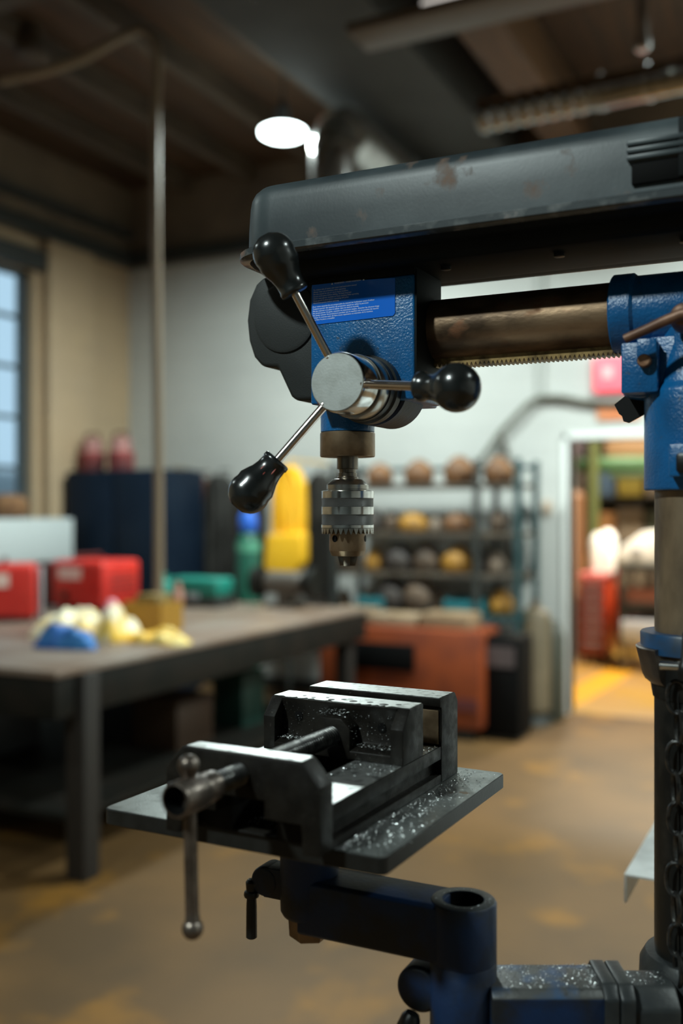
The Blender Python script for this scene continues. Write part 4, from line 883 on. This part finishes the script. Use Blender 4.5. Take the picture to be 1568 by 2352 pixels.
# signs
a = box_px(1366, 1432, 822, 900, YB); t = thing('exit_sign', ((a[0]+a[1])/2, YB-.03, a[2]), 'glowing pinkish-red sign high on the wall above the doorway', 'sign')
sm = emis('glowing_red_sign', (1.0, .14, .18), .55)
MB().box(a[0], a[1]+.12, YB-.06, YB, a[2], a[3]).build('sign_case', sm, t, bevel=.01)
MB().box(a[0]+.07, a[1]-.07, YB-.066, YB-.06, a[2]+.10, a[3]-.08).build('sign_panel', emis('pale_red_panel', (1, .42, .42), .32), t)
a = box_px(1372, 1468, 930, 962, YB); tag(MB().box(a[0], a[1], YB-.02, YB, a[2], a[3]).build('orange_sign', mat('orange_sign_board', (.75, .22, .08), .5, 0, (.7, .30, .15), 20, 3), bevel=.003), 'orange strip sign just above the doorway', 'sign')
a = box_px(1248, 1266, 1150, 1180, YB); t = tag(MB().box(a[0], a[1], YB-.03, YB, a[2], a[3]).build('wall_switch', mat('tan_switch', (.50, .38, .28), .5), bevel=.005), 'small tan switch on the wall left of the doorway', 'switch')
# ================================================================== BEYOND THE DOORWAY
a = atz(1336, 1535, 0); b_ = atz(1420, 1530, 0)
cy = 10.2; x0, x1, _, z1 = box_px(1330, 1390, 1316, 1530, cy)
t = thing('tool_cabinet', ((x0+x1)/2, cy+.3, 0), 'red rolling tool cabinet seen through the doorway', 'tool cabinet')
tr = mat('red_tool_enamel', (.62, .07, .018), .35, 0, (.55, .05, .015), 4, 3)
x1b = x1
MB().box(x0, x1b, cy+.02, cy+.62, .10, z1-.06).build('body', tr, t, bevel=.01)
hz = .12
for k in range(6):
    dr = MB().box(x0+.01, x1b-.01, cy, cy+.02, hz, hz+.11).build('drawer', mat('shaded_red_drawer', (.16, .012, .012), .4) if k == 0 else bpy.data.materials['shaded_red_drawer'], t, bevel=.003)  # drawer fronts coloured darker for the side turned from the light
    MB().box(x0+.04, x1b-.04, cy-.012, cy, hz+.08, hz+.095).build('drawer_pull', M['silver'], dr); hz += .118
MB().box(x0-.01, x1b+.01, cy, cy+.63, z1-.055, z1).build('top_tray', mat('pinkish_red_tray', (.70, .20, .20), .35), t, bevel=.01)
for (xx, yy) in ((x0+.06, cy+.08), (x1b-.06, cy+.08), (x0+.06, cy+.54), (x1b-.06, cy+.54)): MB().cyl((xx-.02, yy, .05), (xx+.02, yy, .05), .05, seg=20).build('caster', M['hole'], t)
# steel shelf bench with white boxes
by_ = 9.9; x0 = aty(1422, 1300, by_)[0]; x1 = x0+1.5; zt = aty(1440, 1298, by_)[2]
t = thing('steel_bench', ((x0+x1)/2, by_+.3, 0), 'dark two-shelf steel bench beyond the doorway, right of the red cabinet', 'bench')
MB().box(x0, x1, by_, by_+.6, zt-.05, zt).build('bench_top', M['trim'], t)
for z in (.28, .62): MB().box(x0, x1, by_, by_+.6, z, z+.04).build('shelf', M['silver'] if z < .5 else M['trim'], t)
for xx in (x0, x1-.05):
    for yy in (by_, by_+.55): MB().box(xx, xx+.05, yy, yy+.05, 0, zt-.05).build('leg', M['trim'], t)
a = box_px(1430, 1530, 1368, 1402, by_); tag(MB().box(a[0], a[1], by_+.05, by_+.5, .66, .80).build('storage_box', mat('brick_pink_box', (.36, .14, .10), .6), bevel=.01), 'brick-pink box on the middle shelf of the steel bench', 'box')
tag(MB().box(x0+.02, x0+.8, by_-.03, by_+.5, .32, .50).build('storage_box', mat('pale_blue_box', (.50, .56, .66), .5), bevel=.01), 'pale blue-white box on the lowest shelf of the steel bench', 'box')
wm = mat('white_enamel_machine', (.90, .93, .92), .35)
a = box_px(1412, 1540, 1222, 1296, by_)
t = thing('white_machine', ((a[0]+a[1])/2, by_+.3, zt), 'bright white machine hood on the steel bench beyond the doorway', 'machine')
MB().prism([(a[0], zt), (a[1], zt), (a[1], a[3]+.02), (a[0]+.25, a[3]), (a[0]+.05, zt+(a[3]-zt)*.55), (a[0], zt+.10)], 'y', by_+.05, by_+.5).build('hood', wm, t, bevel=.02)
MB().cyl((a[0]+.2, by_+.02, zt+.12), (a[0]+.2, by_+.05, zt+.12), .05, seg=20).build('dial', M['silver'], t)
for k, (px, pz, r) in enumerate(((1372, 1246, .085), (1395, 1238, .10))):
    q_ = aty(px, pz, 10.45); tag(MB().lathe((q_[0], 10.45, z1), (0, 0, 1), [(0, .02), (.001, r*.8), (q_[2]-z1, r), (q_[2]-z1+.06, r*.7), (q_[2]-z1+.1, .03)], 20).build('white_jug', wm), ['white jug on the red tool cabinet, nearer the doorway edge', 'white jug on the red tool cabinet, nearer the white machine'][k], 'jug')
yl = [atz(p[0], p[1], 0) for p in ((1300, 1628), (1300, 1585), (1405, 1532), (1462, 1541), (1345, 1612))]
tag(MB().prism([(p[0], p[1]) for p in yl], 'z', 0, .0015).build('floor_marking', mat('yellow_floor_paint', (.62, .30, .012), .45)), 'yellow painted patch on the floor just beyond the doorway', 'floor marking')
# racks behind
gt = mat('green_pipe_paint', (.05, .14, .05), .5)
Y = 11.6
for (p0, p1, m_, lb, r) in (((1330, 1068), (1640, 1064), gt, 'upper green pipe of the far room', .09), ((1400, 1090), (1640, 1088), mat('pale_green_pipe', (.09, .15, .08), .5), 'pale green pipe under the upper green pipe', .05)):
    a = aty(*p0, Y); b_ = aty(*p1, Y); tag(MB().cyl(a, b_, r, seg=20).build('green_pipe', m_), lb, 'pipe')
a = aty(1372, 1100, Y-.1); tag(MB().cyl((a[0], Y-.3, 0), (a[0], Y-.3, 3.9), .06, seg=20).build('green_post', mat('yellow_green_post', (.12, .15, .05), .5)), 'yellow-green post standing in the far room', 'post')
a = box_px(1390, 1650, 1012, 1046, Y); tag(MB().box(a[0], a[1], Y, Y+.3, a[2], a[3]).build('brown_beam', mat('tan_beam', (.25, .15, .07), .6), bevel=.01), 'tan overhead beam in the far room', 'beam')
a = box_px(1300, 1348, 1012, 1050, Y); tag(MB().box(a[0]-.3, a[1], Y-.05, Y+.3, a[2]-.02, a[3]+.1).build('grey_unit', mat('mauve_grey_unit', (.16, .13, .15), .5), bevel=.01), 'mauve-grey heater unit high in the far room', 'heater')
Y = 12.4
x0, x1, z0, z1 = box_px(1300, 1660, 1110, 1340, Y)
t = thing('storage_rack', ((x0+x1)/2, Y+.3, 0), 'dark storage rack along the wall of the far room', 'rack')
for z in (.05, .6, 1.15, 1.7, 2.25): MB().box(x0-.3, x1, Y, Y+.6, z, z+.04).build('shelf', M['trim'], t)
for xx in (x0-.3, (x0+x1)/2-.1, x1-.05): MB().box(xx, xx+.05, Y, Y+.6, 0, 2.3).build('post', M['trim'], t)
rk = random.Random(5); cols = [((.62, .56, .46), 'cream'), ((.10, .13, .10), 'dark green'), ((.12, .22, .36), 'blue'), ((.55, .28, .10), 'orange-tan'), ((.10, .08, .06), 'dark brown'), ((.30, .26, .20), 'grey-tan'), ((.42, .34, .06), 'mustard')]
rowsb = {.64: [3, 4, 5, 4, 1, 5], 1.19: [4, 3, 5, 1, 4, 1], 1.74: [4, 2, 6, 5, 0, 0]}
cm = [mat(n+'_box_board', c_, .6) for c_, n in cols]
for z, seq in rowsb.items():
    xx = x0-.05
    for k, ci in enumerate(seq):
        w_ = .34 if k < 5 else .5; hh = .30+.12*rk.random()
        tag(MB().box(xx, xx+w_-.04, Y-.02, Y+.45, z, z+hh).build('storage_box', cm[ci], bevel=.012), '%s box in the far rack, %s shelf, %s from the left' % (cols[ci][1], {.64: 'lowest', 1.19: 'middle', 1.74: 'top'}[z], ['first', 'second', 'third', 'fourth', 'fifth', 'sixth'][k]), 'box', 'boxes in the far storage rack'); xx += w_
a = aty(1320, 1290, 10.9); tag(MB().lathe((a[0], 10.9, 0), (0, 0, 1), [(0, .14), (.05, .12), (1.72, .11), (1.78, .06)], 24).build('orange_tank', mat('orange_tan_tank', (.20, .10, .045), .5)), 'tall orange-tan cylinder just inside the doorway', 'tank')
